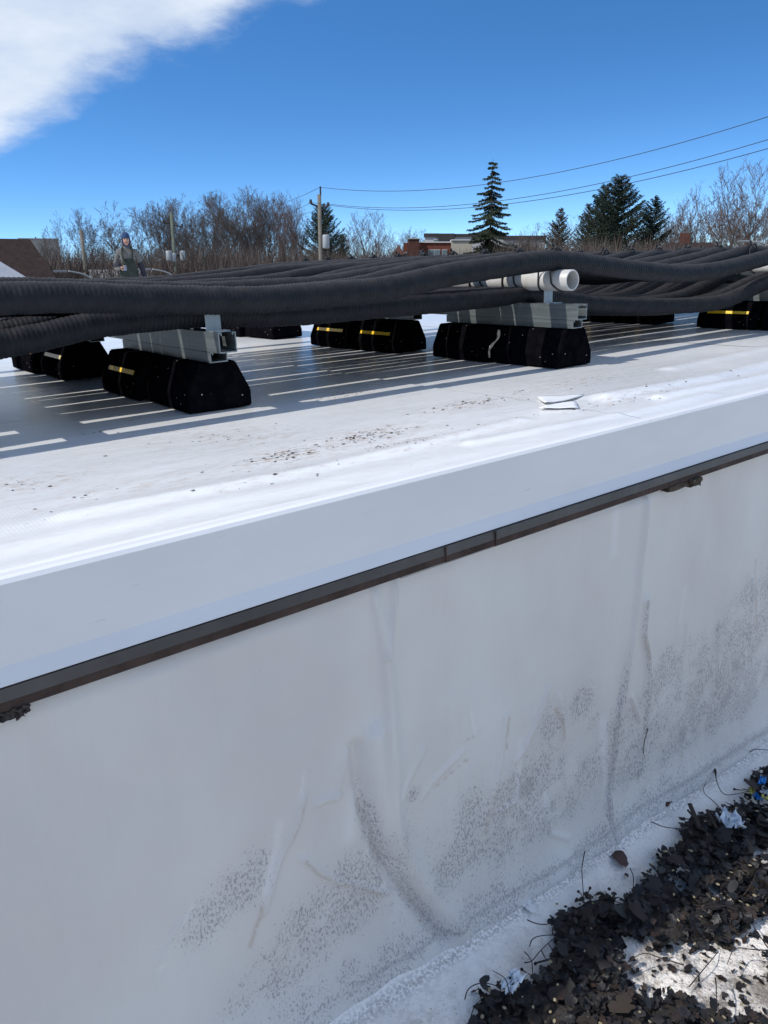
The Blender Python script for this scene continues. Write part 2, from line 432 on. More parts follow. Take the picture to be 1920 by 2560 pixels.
def prism(name, prof, axis, a0, a1, m, parent=None, smooth=False):
    "closed polygon prof of 2D points extruded along axis (0: prof=(y,z); 1: prof=(x,z); 2: prof=(x,y))"
    bm = bmesh.new()
    def P(p, a):
        return {0: (a, p[0], p[1]), 1: (p[0], a, p[1]), 2: (p[0], p[1], a)}[axis]
    v0 = [bm.verts.new(P(p, a0)) for p in prof]; v1 = [bm.verts.new(P(p, a1)) for p in prof]
    n = len(prof)
    for i in range(n): bm.faces.new((v0[i], v0[(i + 1) % n], v1[(i + 1) % n], v1[i]))
    bm.faces.new(v0[::-1]); bm.faces.new(v1)
    bmesh.ops.recalc_face_normals(bm, faces=bm.faces)
    return link(name, bm_mesh(name, bm), m, parent)
def frames(pts):
    t = np.gradient(pts, axis=0); t /= np.linalg.norm(t, axis=1)[:, None]
    up = np.where(np.abs(t[:, 2:3]) > .95, np.array([[1., 0, 0]]), np.array([[0, 0, 1.]]))
    s = np.cross(t, up); s /= np.linalg.norm(s, axis=1)[:, None]
    u = np.cross(s, t)
    return t, s, u
def tube_mesh(name, pts, rad, ns=10, cap=True):
    pts = np.asarray(pts, float); n = len(pts)
    rad = np.broadcast_to(np.asarray(rad, float), (n,)) if np.ndim(rad) < 2 else np.asarray(rad)
    t, s, u = frames(pts)
    th = np.linspace(0, 2 * math.pi, ns, endpoint=False)
    r = rad[:, None] if rad.ndim == 1 else rad
    v = pts[:, None, :] + (r * np.cos(th))[:, :, None] * s[:, None, :] + (r * np.sin(th))[:, :, None] * u[:, None, :]
    v = v.reshape(-1, 3); f = grid_faces(n, ns, True)
    if cap:
        v = np.vstack([v, pts[0], pts[-1]]); a, b = n * ns, n * ns + 1
        j = np.arange(ns); k = (j + 1) % ns
        f1 = np.stack([np.full(ns, a), k, j, j], -1)
        f2 = np.stack([np.full(ns, b), (n - 1) * ns + j, (n - 1) * ns + k, (n - 1) * ns + k], -1)
        me = bpy.data.meshes.new(name)
        me.from_pydata(v.tolist(), [], f.tolist() + [x[:3] for x in f1.tolist()] + [x[:3] for x in f2.tolist()])
        me.update(); return me
    return np_mesh(name, v, f)
def smooth_path(cp, n):
    "Catmull-Rom through control points"
    cp = np.asarray(cp, float); P = np.vstack([2 * cp[0] - cp[1], cp, 2 * cp[-1] - cp[-2]])
    t = np.linspace(0, len(cp) - 1 - 1e-9, n); i = t.astype(int); f = (t - i)[:, None]
    a, b, c, d = P[i], P[i + 1], P[i + 2], P[i + 3]
    return .5 * (2 * b + (c - a) * f + (2 * a - 5 * b + 4 * c - d) * f ** 2 + (3 * b - a - 3 * c + d) * f ** 3)
def noise2(x, y, s=1.0, seed=0.0):
    "cheap smooth pseudo-noise on arrays (sum of rotated sines), about -1..1"
    o = np.zeros_like(x)
    for k in range(1, 6):
        a = seed * 1.7 + k * 2.39996; fr = s * (1 + .37 * k)
        o = o + np.sin((x * math.cos(a) + y * math.sin(a)) * fr * 2.1 + seed * 5.1 + k * 1.3 + 1.5 * np.sin((y * math.cos(a) - x * math.sin(a)) * fr * .9 + k)) / (k ** .6)
    return o / 2.6
def gauss(d, w): return np.exp(-(d / w) ** 2)
def seg_dist(x, y, pl):
    "distance to a polyline"
    best = np.full(x.shape, 1e9)
    for (x0, y0), (x1, y1) in zip(pl[:-1], pl[1:]):
        dx, dy = x1 - x0, y1 - y0; L2 = dx * dx + dy * dy
        t = np.clip(((x - x0) * dx + (y - y0) * dy) / L2, 0, 1)
        best = np.minimum(best, np.hypot(x - x0 - t * dx, y - y0 - t * dy))
    return best
def set_attr(me, name, vals):
    a = me.attributes.new(name, 'FLOAT', 'POINT'); a.data.foreach_set('value', np.asarray(vals, dtype=np.float32).ravel())

# ------------------------------------------------------------------ the deck
EDGE = 0.82
def decks(u, v): return tuple(sight(u, v, 2, 0.0)[:2])
def deck_height(x, y):
    z = np.zeros_like(x)
    near = np.clip((1.75 - y) / .7, 0, 1)
    # long ripples running along the edge
    z += np.clip((1.22 - y) / .3, 0, 1) * .0013 * np.sin(y * 78 + noise2(x, y, .9, 2) * 2.2) * (.5 + .5 * noise2(x, y * 2, 1.1, 4))
    z += .0016 * noise2(x * .5, y * 1.6, 2.0, 7)
    # buckles near the right-hand end
    for pl, h, wd in (([(1.42, 1.045), (1.8, 1.02), (2.3, 1.05), (3.2, 1.10)], .010, .035),
                      ([(1.5, .96), (2.1, .93), (3.4, .96)], .007, .022),
                      ([(1.9, 1.19), (2.5, 1.22), (3.6, 1.25)], .006, .03),
                      ([(.9, .93), (1.3, .90), (1.6, .905)], .004, .016),
                      ([(.25, 1.0), (.6, .97), (1.1, 1.0)], .004, .02)):
        z += h * gauss(seg_dist(x, y, pl), wd)
    return z
SEAM1 = 1.270; SEAM2 = [decks(1463, 843), decks(1700, 855), decks(1920, 868)]
SEAM2X = float(np.mean([p[0] for p in SEAM2]))
xs = np.unique(np.concatenate([np.arange(-7, -.2, .25), np.arange(-.2, 3.6, .011), np.arange(3.6, 7, .05), np.arange(7, 20.1, .5),
                               [SEAM1 - .0022, SEAM1 - .0010, SEAM1, SEAM1 + .0010, SEAM1 + .0022], [SEAM2X - .002, SEAM2X, SEAM2X + .002]]))
ys = np.unique(np.concatenate([np.arange(EDGE + .008, 1.7, .008), np.arange(1.7, 3.0, .02), np.arange(3, 13.01, .25)]))
X, Y = np.meshgrid(xs, ys, indexing='ij')
Z = deck_height(X, Y)
wob = .006 * np.sin(Y * 3.1) + .002 * np.sin(Y * 17)
Xw = X + np.where(np.abs(X - SEAM1) < .012, wob * np.clip(1 - np.abs(X - SEAM1) / .012, 0, 1), 0)
Z += np.where(X > SEAM1 + .0006, -.0028, 0) + .0028
Z = np.where(Y < EDGE + .02, Z * .3, Z)
me = np_mesh('roof_deck', np.stack([Xw, Y, Z], -1).reshape(-1, 3), grid_faces(len(xs), len(ys))[:, ::-1])
dirt = np.zeros_like(X)
for (u, v, rx, ry, a) in [(730, 1140, .10, .05, 1), (920, 1093, .11, .05, 1), (640, 1100, .10, .06, .5), (1010, 1112, .09, .03, .6), (1180, 1012, .14, .05, .8),
                       (860, 990, .12, .04, .6), (560, 1090, .10, .05, .5), (450, 1080, .1, .05, .4), (60, 1215, .08, .05, .6), (1240, 1010, .1, .04, .5),
                       (1560, 1000, .2, .04, .55), (1420, 960, .3, .06, .5), (700, 1200, .15, .03, .35), (1100, 1110, .15, .03, .4), (350, 1220, .2, .05, .3)]:
    cx, cy = decks(u, v)
    dirt = np.maximum(dirt, a * np.exp(-((X - cx) / rx) ** 2 - ((Y - cy) / ry) ** 2))
dirt = np.clip(dirt + .16 * gauss(Y - 1.2, .5), 0, 1)
set_attr(me, 'dirt', dirt)
seam = np.clip(1.8 - np.abs(X - SEAM1) / .0012, 0, 1) * .92
seam = np.maximum(seam, np.clip(1.6 - np.abs(X - SEAM2X) / .003, 0, 1) * .75)
set_attr(me, 'seam', seam)
deck = link('roof_deck', me, MT['deck'], kind='structure', smooth=True)
deck['label'] = 'glossy white roofing membrane sheet with scuffs and footprints'

# torn membrane flaps near the seam
def flap(name, px, lift, parent):
    pts = [decks(*p) for p in px]
    n = 8
    vs = []; a, b, c, d = [np.array(p) for p in pts]
    for i in range(n + 1):
        for j in range(n + 1):
            s, t = i / n, j / n
            p = (a * (1 - s) + b * s) * (1 - t) + (d * (1 - s) + c * s) * t
            z = .0045 + lift * (t ** 2) * (.3 + .7 * s) + .0006 * math.sin(s * 9)
            vs.append((p[0], p[1], z))
    mm = np_mesh(name, vs, grid_faces(n + 1, n + 1)); o = link(name, mm, MT['wall2'], parent, smooth=True)
    md = o.modifiers.new('s', 'SOLIDIFY'); md.thickness = .0015
    return o
MT['wall2'] = mat('membrane_clean', (0.80, 0.80, 0.80), .4, .5, var=.04, vscale=9)
f1 = flap('torn_flap', [(1462, 992), (1342, 997), (1362, 1023), (1405, 1012)], .009, deck)
f2 = flap('torn_flap', [(1440, 1010), (1375, 1013), (1347, 1031), (1446, 1027)], .004, deck)

# grit flakes lying on the deck
def flakes(name, spots, zf, m, base_size, parent=None):
    vs, fs = [], []
    for (cx, cy, rx, ry, n, sz) in spots:
        for _ in range(n):
            x = cx + rng.normal() * rx * .5; y = cy + rng.normal() * ry * .5
            if y < EDGE + .02: continue
            s = sz * base_size * rng.uniform(.4, 1.5); a = rng.normal() * .45; k = int(rng.integers(5, 8)); asp = rng.uniform(.25, .7)
            z = zf(x, y); i0 = len(vs); th = np.sort(rng.uniform(0, 2 * math.pi, k)); rr = s * rng.uniform(.6, 1.1, k)
            for q in range(k):
                px, py = rr[q] * math.cos(th[q]), rr[q] * math.sin(th[q]) * asp
                vs.append((x + px * math.cos(a) - py * math.sin(a), y + px * math.sin(a) + py * math.cos(a), z + .0008 + s * .05 * rng.uniform(0, 1)))
            vs.append((x, y, z + .0012 + s * .08)); ic = len(vs) - 1
            for q in range(k): fs.append((i0 + q, i0 + (q + 1) % k, ic))
    return link(name, np_mesh(name, vs, fs), m, parent, kind='stuff')
def dz(x, y): return float(deck_height(np.array([x]), np.array([y]))[0]) + (.0028 if x < SEAM1 else 0)
spots = []
for (u, v, rx, ry, n, s) in [(735, 1140, .10, .04, 40, 1.2), (930, 1093, .10, .04, 60, 1.0), (1010, 1112, .09, .03, 40, .6), (1180, 1012, .13, .04, 34, 1.2), (860, 990, .10, .03, 46, .6),
                          (560, 1095, .14, .05, 22, .9), (250, 1085, .04, .03, 10, .8), (60, 1215, .10, .05, 14, .8), (1560, 1003, .2, .04, 18, 1), (1430, 960, .25, .05, 24, .9),
                          (700, 1200, .2, .03, 10, 1), (330, 1230, .25, .06, 14, .8), (1250, 1060, .3, .03, 10, 1), (1700, 960, .4, .06, 12, 1), (500, 930, 1.0, .5, 22, .8), (1000, 860, 1., .5, 16, .9)]:
    cx, cy = decks(u, v); spots.append((cx, cy, rx, ry, n, s))
fl = flakes('dirt_flakes', spots, dz, MT['clod'], .0040)
tag(fl, 'dark flakes of dirt and grit scattered over the white roof', 'dirt')

# ------------------------------------------------------------------ the low wall under the roof edge
X0, X1 = -3.2, 9.0
wall = empty('edge_wall', (0, EDGE, -1))
tag(wall, 'white membrane wall below the roof edge with white flashing and brown drip trim', 'wall')
def cw(name, *a, **k):
    o = prism(name, *a, **k); o.parent = wall; o.matrix_parent_inverse = Matrix.Translation((0, -EDGE, 1)); return o
def fixp(o): o.parent = wall; o.matrix_parent_inverse = Matrix.Translation((0, -EDGE, 1)); return o
prof = [(.845, .0035), (.826, .0062), (.819, .0050), (.8155, .0005), (.8165, -.0885), (.8145, -.0925), (.8075, -.1065), (.8095, -.1078), (.8200, -.1070), (.8240, -.02), (.8240, .0008), (.845, .001)]
cw('edge_flashing', prof, 0, X0, X1, MT['flash'])
# brown drip trim in three overlapping lengths
def trim_len(xa, xb, off):
    pr = [(.8068 - off, -.1085), (.8050 - off, -.1225), (.8066 - off, -.1240), (.8060 - off, -.1335), (.8085 - off, -.1352), (.8196, -.1352), (.8196, -.1085)]
    o = cw('drip_trim', pr, 0, xa, xb, [MT['trim'], MT['trimlow']])
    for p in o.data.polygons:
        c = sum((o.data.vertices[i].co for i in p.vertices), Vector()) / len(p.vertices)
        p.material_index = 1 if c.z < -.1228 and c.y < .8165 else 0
    return o
xj1 = float(sight(1115, 1395, 1, .806)[0]); xj2 = float(sight(1237, 1350, 1, .806)[0])
trim_len(X0, xj1, 0.0); trim_len(xj1 - .0004, xj2, .0016); trim_len(xj2 - .0004, X1, .0034)
for xj, of in ((xj1, .0016), (xj2, .0034)):
    fixp(box('trim_joint', (xj - .0016, .8055 - of, -.1165), (.0020, .0016, .0165), MT['trimlow']))
xa = float(sight(1000, 1440, 1, .82)[0]); xb = float(sight(1562, 1255, 1, .82)[0])
cw('backing_strip', [(.8172, -.1354), (.8165, -.1420), (.8205, -.1420), (.8205, -.1354)], 0, xa, xb, MT['greyplate'])
# wooden shim with a splintered end wedged under the trim
sh = sight(1730, 1188, 1, .80); 
def rough_block(name, c, s, m, amp, seed, parent=None, sub=4):
    bm = bmesh.new(); bmesh.ops.create_cube(bm, size=1); bmesh.ops.subdivide_edges(bm, edges=bm.edges, cuts=sub, use_grid_fill=True)
    for v in bm.verts:
        p = v.co.copy(); n_ = mnoise.noise_vector(Vector((p.x * 3, p.y * 3, p.z * 3)) + Vector((seed, seed * 2, 0)))
        v.co = Vector((p.x * s[0], p.y * s[1], p.z * s[2])) + n_ * amp
        v.co += Vector(c)
    return link(name, bm_mesh(name, bm), m, parent)
fixp(rough_block('wood_shim', (float(sh[0]) - .035, .812, -.1405), (.075, .018, .010), MT['wood'], .003, 3))
fixp(rough_block('splintered_end', (float(sh[0]) + .012, .806, -.1395), (.030, .024, .017), MT['wood'], .006, 9))

# wall membrane
WT = EDGE + .0
def icez(x): return -.822 - .068 * x
wx = np.unique(np.concatenate([np.arange(X0, -.1, .1), np.arange(-.1, 2.4, .0042), np.arange(2.4, 2.7, .01), np.arange(2.7, X1 + .01, .1)]))
wz = np.concatenate([np.linspace(-.1346, -1.10, 190)])
WX, WZ = np.meshgrid(wx, wz, indexing='ij')
def wp(*pts): return [tuple(sight(u, v, 1, EDGE)[[0, 2]]) for u, v in pts]
WYd = np.zeros_like(WX)
def ridge(pl, w_, h, side=0.0):
    d = seg_dist(WX, WZ, pl); return h * gauss(d, w_)
# batten-like swelling: narrow at the top, widening downward
xl = np.interp(-WZ, [.14, .23, .30, .40, .52, .62], [.594, .606, .612, .617, .621, .622])
xr = np.interp(-WZ, [.14, .23, .30, .40, .52, .62], [.600, .617, .630, .640, .646, .650])
prof_ = 1 / (1 + np.exp(-(WX - xl) / .0016)) * (1 / (1 + np.exp((WX - xr) / .006)))
WYd -= .015 * prof_ * np.clip((.66 + WZ) / .2, 0, 1)
WYd -= ridge(wp((985, 1452), (982, 1510), (968, 1590), (958, 1640)), .0042, .008)
# tall crease on the right and its companion
c2 = wp((1606, 1236), (1600, 1350), (1585, 1480), (1572, 1600), (1558, 1690), (1538, 1800), (1527, 1900), (1519, 1985))
xc2 = np.interp(-WZ, [-p[1] for p in c2], [p[0] for p in c2])
dx2 = WX - xc2
WYd -= (.012 * gauss(dx2, .0075) + .006 * gauss(dx2 + .03, .05)) * np.clip((1.05 + WZ) / .3, 0, 1)
c4 = wp((1612, 1500), (1608, 1580), (1620, 1640), (1622, 1700), (1614, 1800), (1596, 1930))
WYd -= ridge(c4, .010, .011)
WYd += ridge([(p[0] + .010, p[1]) for p in c4], .006, .003)
# diagonal swag from mid wall to the ice
c3 = wp((893, 1870), (898, 1930), (915, 2020), (945, 2110), (985, 2190), (1040, 2260), (1095, 2330))
WYd += ridge(c3, .012, .013); WYd -= ridge([(p[0] + .034, p[1] + .006) for p in c3], .022, .018)
# broad slackness and small ripples
WYd += .010 * noise2(WX, WZ * .5, 2.2, 3) + .0024 * noise2(WX * 1.6, WZ, 9.0, 5)
for pl in (wp((1265, 1790), (1250, 1900), (1215, 2080)), wp((760, 1990), (735, 2080), (700, 2160), (660, 2290)), wp((760, 2150), (830, 2205), (905, 2230), (980, 2240)),
           wp((1370, 1720), (1330, 1820), (1290, 1900)), wp((1395, 1740), (1405, 1840)), wp((1575, 1740), (1600, 1800)), wp((1060, 1880), (1005, 1990)), wp((790, 2010), (850, 1990))):
    WYd -= ridge(pl, .0055, .0065)
for pl in (wp((1160, 1880), (1085, 1960), (1060, 2000)), wp((1310, 1850), (1290, 2000), (1250, 2030)), wp((1360, 2010), (1370, 2080), (1410, 2090)), wp((940, 2060), (930, 2160), (1000, 2180)),
           wp((450, 2300), (400, 2400)), wp((870, 1880), (840, 2000)), wp((1720, 1560), (1700, 1700)), wp((1800, 1560), (1790, 1700)), wp((1885, 1450), (1870, 1620))):
    WYd -= ridge(pl, .005, .0045)
foot = np.clip((WZ - icez(WX)) / .13, 0, 1)
WYd -= .035 * (1 - foot) ** 2.2
WYd *= np.clip((-.1346 - WZ) / .02, 0, 1)
me = np_mesh('wall_membrane', np.stack([WX, EDGE + .0015 + WYd, WZ], -1).reshape(-1, 3), grid_faces(len(wx), len(wz)))
# grime: dense low down to the right, in soft patches, along creases and along the foot
top = np.interp(WX, [-1, .2, .40, .55, .8, 1.2, 1.7, 2.2, 3], [-1.1, -.72, -.58, -.53, -.53, -.52, -.40, -.33, -.3])
low = np.clip((top - WZ) / .12, 0, 1) * np.clip((WX - .12) / .30, 0, 1)
gr = low * (.66 + .40 * noise2(WX, WZ, 5.5, 11)) * (.85 + .35 * noise2(WX, WZ, 14, 13))
gr *= 1 - .45 * gauss(WZ - (icez(WX) + .075), .03) * (WX > .3)
gr = np.maximum(gr, .95 * gauss(seg_dist(WX, WZ, c3), .016) * np.clip((-.42 - WZ) / .1, 0, 1))
gr = np.maximum(gr, .95 * gauss(seg_dist(WX, WZ, c4), .009) * np.clip((-.30 - WZ) / .1, 0, 1))
gr = np.maximum(gr, .95 * gauss(dx2 + .008, .015) * np.clip((-.44 - WZ) / .14, 0, 1))
gr = np.maximum(gr, 1.0 * gauss(WZ - (icez(WX) + .026 + .005 * noise2(WX, WZ, 5, 2)), .012 + .004 * np.clip(WX - .8, 0, 1)) * np.clip((WX - .25) / .3, .0, 1))
for (u, v, r, a) in [(610, 2210, .050, .75), (640, 2165, .05, .5), (520, 2300, .05, .6), (860, 2280, .035, .8), (1040, 1990, .015, 1), (870, 2430, .03, .7), (1380, 1800, .06, .6), (1450, 1760, .05, .7), (1850, 1600, .1, .8), (1750, 1650, .08, .6)]:
    p = sight(u, v, 1, EDGE); gr = np.maximum(gr, a * np.exp(-((WX - p[0]) ** 2 + (WZ - p[2]) ** 2) / r ** 2))
set_attr(me, 'dirt', np.clip(gr, 0, 1))
sc_ = np.zeros_like(WX)
for pl, w_ in ((wp((762, 1995), (750, 2055), (730, 2110)), .0022), (wp((655, 2270), (650, 2300), (630, 2370)), .0035), (wp((765, 2155), (800, 2190), (850, 2215), (960, 2240)), .0022),
               (wp((1272, 1795), (1268, 1870)), .003), (wp((1232, 1990), (1210, 2080)), .003), (wp((1385, 1770), (1400, 1800), (1408, 1850)), .003), (wp((1893, 1400), (1890, 1580)), .003),
               (wp((1200, 1830), (1160, 1860)), .0018), (wp((1605, 1590), (1618, 1640)), .004), (wp((1170, 1900), (1090, 1975)), .0016)):
    sc_ = np.maximum(sc_, np.clip(gauss(seg_dist(WX, WZ, pl), w_ * 1.0), 0, 1))
set_attr(me, 'scratch', sc_)
rb = np.zeros_like(WX)
for pl, w_ in ((wp((700, 2060), (690, 2140), (665, 2230)), .007), (wp((985, 2200), (1010, 2280)), .02), (wp((1300, 1850), (1290, 2000), (1330, 2040), (1400, 2030)), .004), (wp((1720, 1470), (1700, 1560)), .003),
               (wp((1360, 1980), (1375, 2060)), .005), (wp((1500, 1800), (1510, 1990)), .012), (wp((890, 1990), (880, 2100)), .014), (wp((1180, 1780), (1190, 1840)), .003), (wp((760, 1930), (750, 2000)), .002),
               (wp((1610, 1830), (1690, 1700)), .004), (wp((480, 2260), (400, 2420)), .004), (wp((1540, 1240), (1530, 1380)), .01)):
    rb = np.maximum(rb, gauss(seg_dist(WX, WZ, pl), w_))
set_attr(me, 'rub', rb)
wm = link('wall_membrane', me, MT['wall'], smooth=True); fixp(wm)
# body of the roof slab behind the membrane
slab = box('roof_slab', (3.0, 7.0, -1.6), (16, 12.2, 3.0), MT['wall2'], kind=None) if False else None
bm = bmesh.new(); add_box(bm, (3.0, 6.95, -3.03), (20, 12.1, 5.98)); sb = link('building_block', bm_mesh('building_block', bm), MT['wall2'], kind='structure')

# ------------------------------------------------------------------ ice at the wall foot
ix = np.unique(np.concatenate([np.arange(-6, -.1, .3), np.arange(-.1, 2.6, .012), np.arange(2.6, 9, .15)]))
iy = np.unique(np.concatenate([np.arange(-4, .1, .15), np.arange(.1, .80, .010), np.arange(.80, .83, .005)]))
IX, IY = np.meshgrid(ix, iy, indexing='ij')
def ice_h(x, y):
    d = EDGE - y
    z = icez(x) - .055 * np.clip(d / .25, 0, 1) ** 1.0 + .016 * np.exp(-d / .03)
    z = z + .005 * noise2(x, y, 9, 21) * np.clip((d - .05) / .10, 0, 1) + .0022 * noise2(x, y, 33, 5) * np.clip((d - .05) / .06, 0, 1)
    return z
IZ = ice_h(IX, IY)
me = np_mesh('ice_ground', np.stack([IX, IY, IZ], -1).reshape(-1, 3), grid_faces(len(ix), len(iy))[:, ::-1])
set_attr(me, 'dirt', np.clip((.78 - IY) / .20, 0, 1) * .95)
D_ = EDGE - IY + .012 * noise2(IX, IY, 7, 3)
set_attr(me, 'skirt', np.clip(1.35 - D_ / .075, 0, 1)); set_attr(me, 'crease', gauss(EDGE - IY - .038, .014) * np.clip((IX - .25) / .3, 0, 1))
ice = link('ice_ground', me, MT['ice'], kind='structure', smooth=True)
ice['label'] = 'bumpy grey-white ice along the foot of the white wall'
bm = bmesh.new(); add_box(bm, (1.5, -1.6, -4.0), (15, 4.8, 5.6)); link('lower_building_block', bm_mesh('b', bm), MT['wall2'], kind='structure')

# ------------------------------------------------------------------ leaf pile
def gp(u, v, z=-.93):
    p = sight(u, v, 2, z)
    for _ in range(4):
        zz = float(ice_h(np.array([p[0]]), np.array([p[1]]))[0]); p = sight(u, v, 2, zz)
    return p
outl = [(1990, 1930), (1915, 1936), (1872, 1960), (1867, 2018), (1824, 2025), (1790, 2047), (1713, 2047), (1701, 2100), (1674, 2134), (1638, 2148), (1631, 2177), (1607, 2197), (1595, 2240), (1535, 2264),
        (1472, 2250), (1426, 2259), (1424, 2288), (1390, 2310), (1397, 2375), (1380, 2399), (1342, 2418), (1332, 2440), (1298, 2467), (1216, 2481), (1183, 2525), (1178, 2560), (1150, 2700), (2200, 2800), (2300, 2000)]
def dec(pts): return [(1120 + a / 2.074, 1840 + b / 2.074) for a, b in pts]
holes = [dec([(940, 1040), (1060, 1050), (1060, 1110), (1180, 1130), (1260, 1100), (1500, 1095), (1640, 1180), (1680, 1500), (1400, 1490), (1240, 1390), (1100, 1400), (950, 1370), (880, 1290), (1010, 1250), (905, 1180)]),
         dec([(1700, 870), (1620, 960), (1530, 1010), (1500, 1090), (1690, 1200), (1800, 1000)]), dec([(1575, 620), (1700, 560), (1700, 700), (1610, 670)]),
         dec([(1360, 815), (1450, 830), (1440, 870), (1380, 860)]), dec([(1130, 740), (1190, 760), (1260, 830), (1240, 860), (1150, 790)]), dec([(1160, 650), (1220, 640), (1260, 700), (1150, 730)]),
         dec([(1270, 890), (1310, 885), (1300, 915)]), dec([(1580, 330), (1680, 300), (1700, 380), (1600, 380)])]
def inpoly(x, y, P):
    c = False; j = len(P) - 1
    for i in range(len(P)):
        if (P[i][1] > y) != (P[j][1] > y) and x < (P[j][0] - P[i][0]) * (y - P[i][1]) / (P[j][1] - P[i][1]) + P[i][0]: c = not c
        j = i
    return c
OUT = [tuple(gp(*p)[:2]) for p in outl]; HOL = [[tuple(gp(*p)[:2]) for p in h] for h in holes]
def cover(x, y):
    q = mnoise.noise_vector(Vector((x * 22, y * 22, 1.7))); xx, yy = x + q.x * .022, y + q.y * .022
    if not inpoly(xx, yy, OUT): return 0.0
    for h in HOL:
        if inpoly(xx, yy, h): return .16
    return 1.0
def edge_in(x, y):
    "how far inside the pile, 0..1"
    c = 0
    for a in range(6): c += cover(x + .035 * math.cos(a * 1.047), y + .035 * math.sin(a * 1.047))
    return c / 6
pile = empty('leaf_pile', (1.3, .5, -.95))
tag(pile, 'heap of wet dark dead leaves and stalks lying on the ice below the wall', 'leaf pile')
PINV = Matrix.Translation((-1.3, -.5, .95))
def pp(o): o.parent = pile; o.matrix_parent_inverse = PINV; return o
# leaf shapes
def leaf_mesh(name, lobes, seed, size=1.0):
    r = random.Random(seed); k = 22; ring = []
    for i in range(k):
        a = i / k * 2 * math.pi
        if lobes: rad = .80 + .20 * abs(math.cos(a * lobes / 2)) ** .8 + r.uniform(-.12, .08)
        else: rad = .50 + .28 * abs(math.sin(a / 2)) + r.uniform(-.05, .05)
        rad *= .5
        if r.random() < .12: rad *= .6
        asp = .78 if lobes else .55
        ring.append((rad * math.cos(a) * 1.0, rad * math.sin(a) * asp))
    cx, cy = r.uniform(-1, 1), r.uniform(-1, 1); ph = r.uniform(0, 6); am = r.uniform(.08, .2)
    def z(x, y): return am * math.sin(4 * (x * cx + y * cy) + ph) + .16 * y * y + .10 * math.sin(7 * x + ph) * y
    vs = [(x, y, z(x, y)) for x, y in ring] + [(x * .5, y * .5, z(x * .5, y * .5)) for x, y in ring[::2]] + [(0, 0, z(0, 0))]
    fs = []; h = k // 2
    for i in range(h):
        a, b, c = 2 * i, 2 * i + 1, (2 * i + 2) % k; p, q = k + i, k + (i + 1) % h
        fs += [(a, b, p), (b, q, p), (b, c, q), (p, q, k + h)]
    vs = [(x * size, y * size, w_ * size) for x, y, w_ in vs]
    me = bpy.data.meshes.new(name); me.from_pydata(vs, [], fs); me.update(); return me
LV = []
for i in range(18):
    m_ = leaf_mesh('leaf', [0, 5, 3, 5, 0, 7][i % 6], 100 + i); m_.materials.append(LEAFM[[0, 1, 2, 3, 1, 0, 2, 0, 4][i % 9]])
    m_.polygons.foreach_set('use_smooth', [True] * len(m_.polygons)); LV.append(m_)
# litter mat: tens of hundreds of small torn leaves, one mesh
vs, fs, nleaf = [], [], 0
bx0, bx1 = .55, 2.35; by0, by1 = .12, .86
cand = []
tries = 0
while len(cand) < 7000 and tries < 60000:
    tries += 1
    x, y = rng.uniform(bx0, bx1), rng.uniform(by0, by1)
    c = cover(x, y)
    if rng.random() < c * (1 if c == 1 else .8): cand.append((x, y, c))
base_v = {}
for m_ in LV[:12]:
    base_v[m_] = (np.array([v.co[:] for v in m_.vertices]), [tuple(p.vertices) for p in m_.polygons])
keys = list(base_v)
for (x, y, c) in cand:
    bv, bf = base_v[keys[int(rng.integers(len(keys)))]]
    s = rng.uniform(.007, .027) * (1 if c == 1 else .8); a = rng.uniform(0, 6.28); t1, t2 = rng.normal() * .35, rng.normal() * .35
    Rm = np.array(Matrix.Rotation(a, 3, 'Z') @ Matrix.Rotation(t1, 3, 'X') @ Matrix.Rotation(t2, 3, 'Y'))
    z = float(ice_h(np.array([x]), np.array([y]))[0]) + (.004 + .030 * rng.random() if c == 1 else .004)
    q = (bv * s) @ Rm.T + np.array([x, y, z]); i0 = len(vs); vs.extend(q.tolist()); fs.extend([(f[0] + i0, f[1] + i0, f[2] + i0) for f in bf])
lm = np_mesh('torn_leaves', vs, fs)
for i in (0, 1, 2, 3): lm.materials.append(LEAFM[i])
mi = np.repeat(rng.choice([0, 1, 2, 3, 0, 1], len(cand)), len(base_v[keys[0]][1])).astype(np.int32)
if len(mi) == len(lm.polygons): lm.polygons.foreach_set('material_index', mi)
tl = link('torn_leaves', lm, None, kind='stuff'); pp(tl)
# sodden humus under the leaves
gx = np.arange(.5, 2.4, .009); gy = np.arange(.1, .88, .009)
inside = np.zeros((len(gx), len(gy)))
for i, x in enumerate(gx):
    for j, y in enumerate(gy): inside[i, j] = 1.0 if cover(x, y) == 1.0 else 0.0
k_ = np.ones(3) / 3
sm_ = inside.copy()
for _ in range(2):
    sm_ = np.apply_along_axis(lambda m: np.convolve(m, k_, 'same'), 0, sm_); sm_ = np.apply_along_axis(lambda m: np.convolve(m, k_, 'same'), 1, sm_)
GX, GY = np.meshgrid(gx, gy, indexing='ij')
HZ = ice_h(GX, GY) - .004 + .022 * sm_ + .010 * sm_ * noise2(GX, GY, 26, 31)
F = grid_faces(len(gx), len(gy))[:, ::-1]; keep = inside.ravel()[F].min(1) > 0
hm = np_mesh('humus', np.stack([GX, GY, HZ], -1).reshape(-1, 3), F[keep]); hu = link('humus', hm, MT['litter'], kind='stuff', smooth=True); pp(hu)
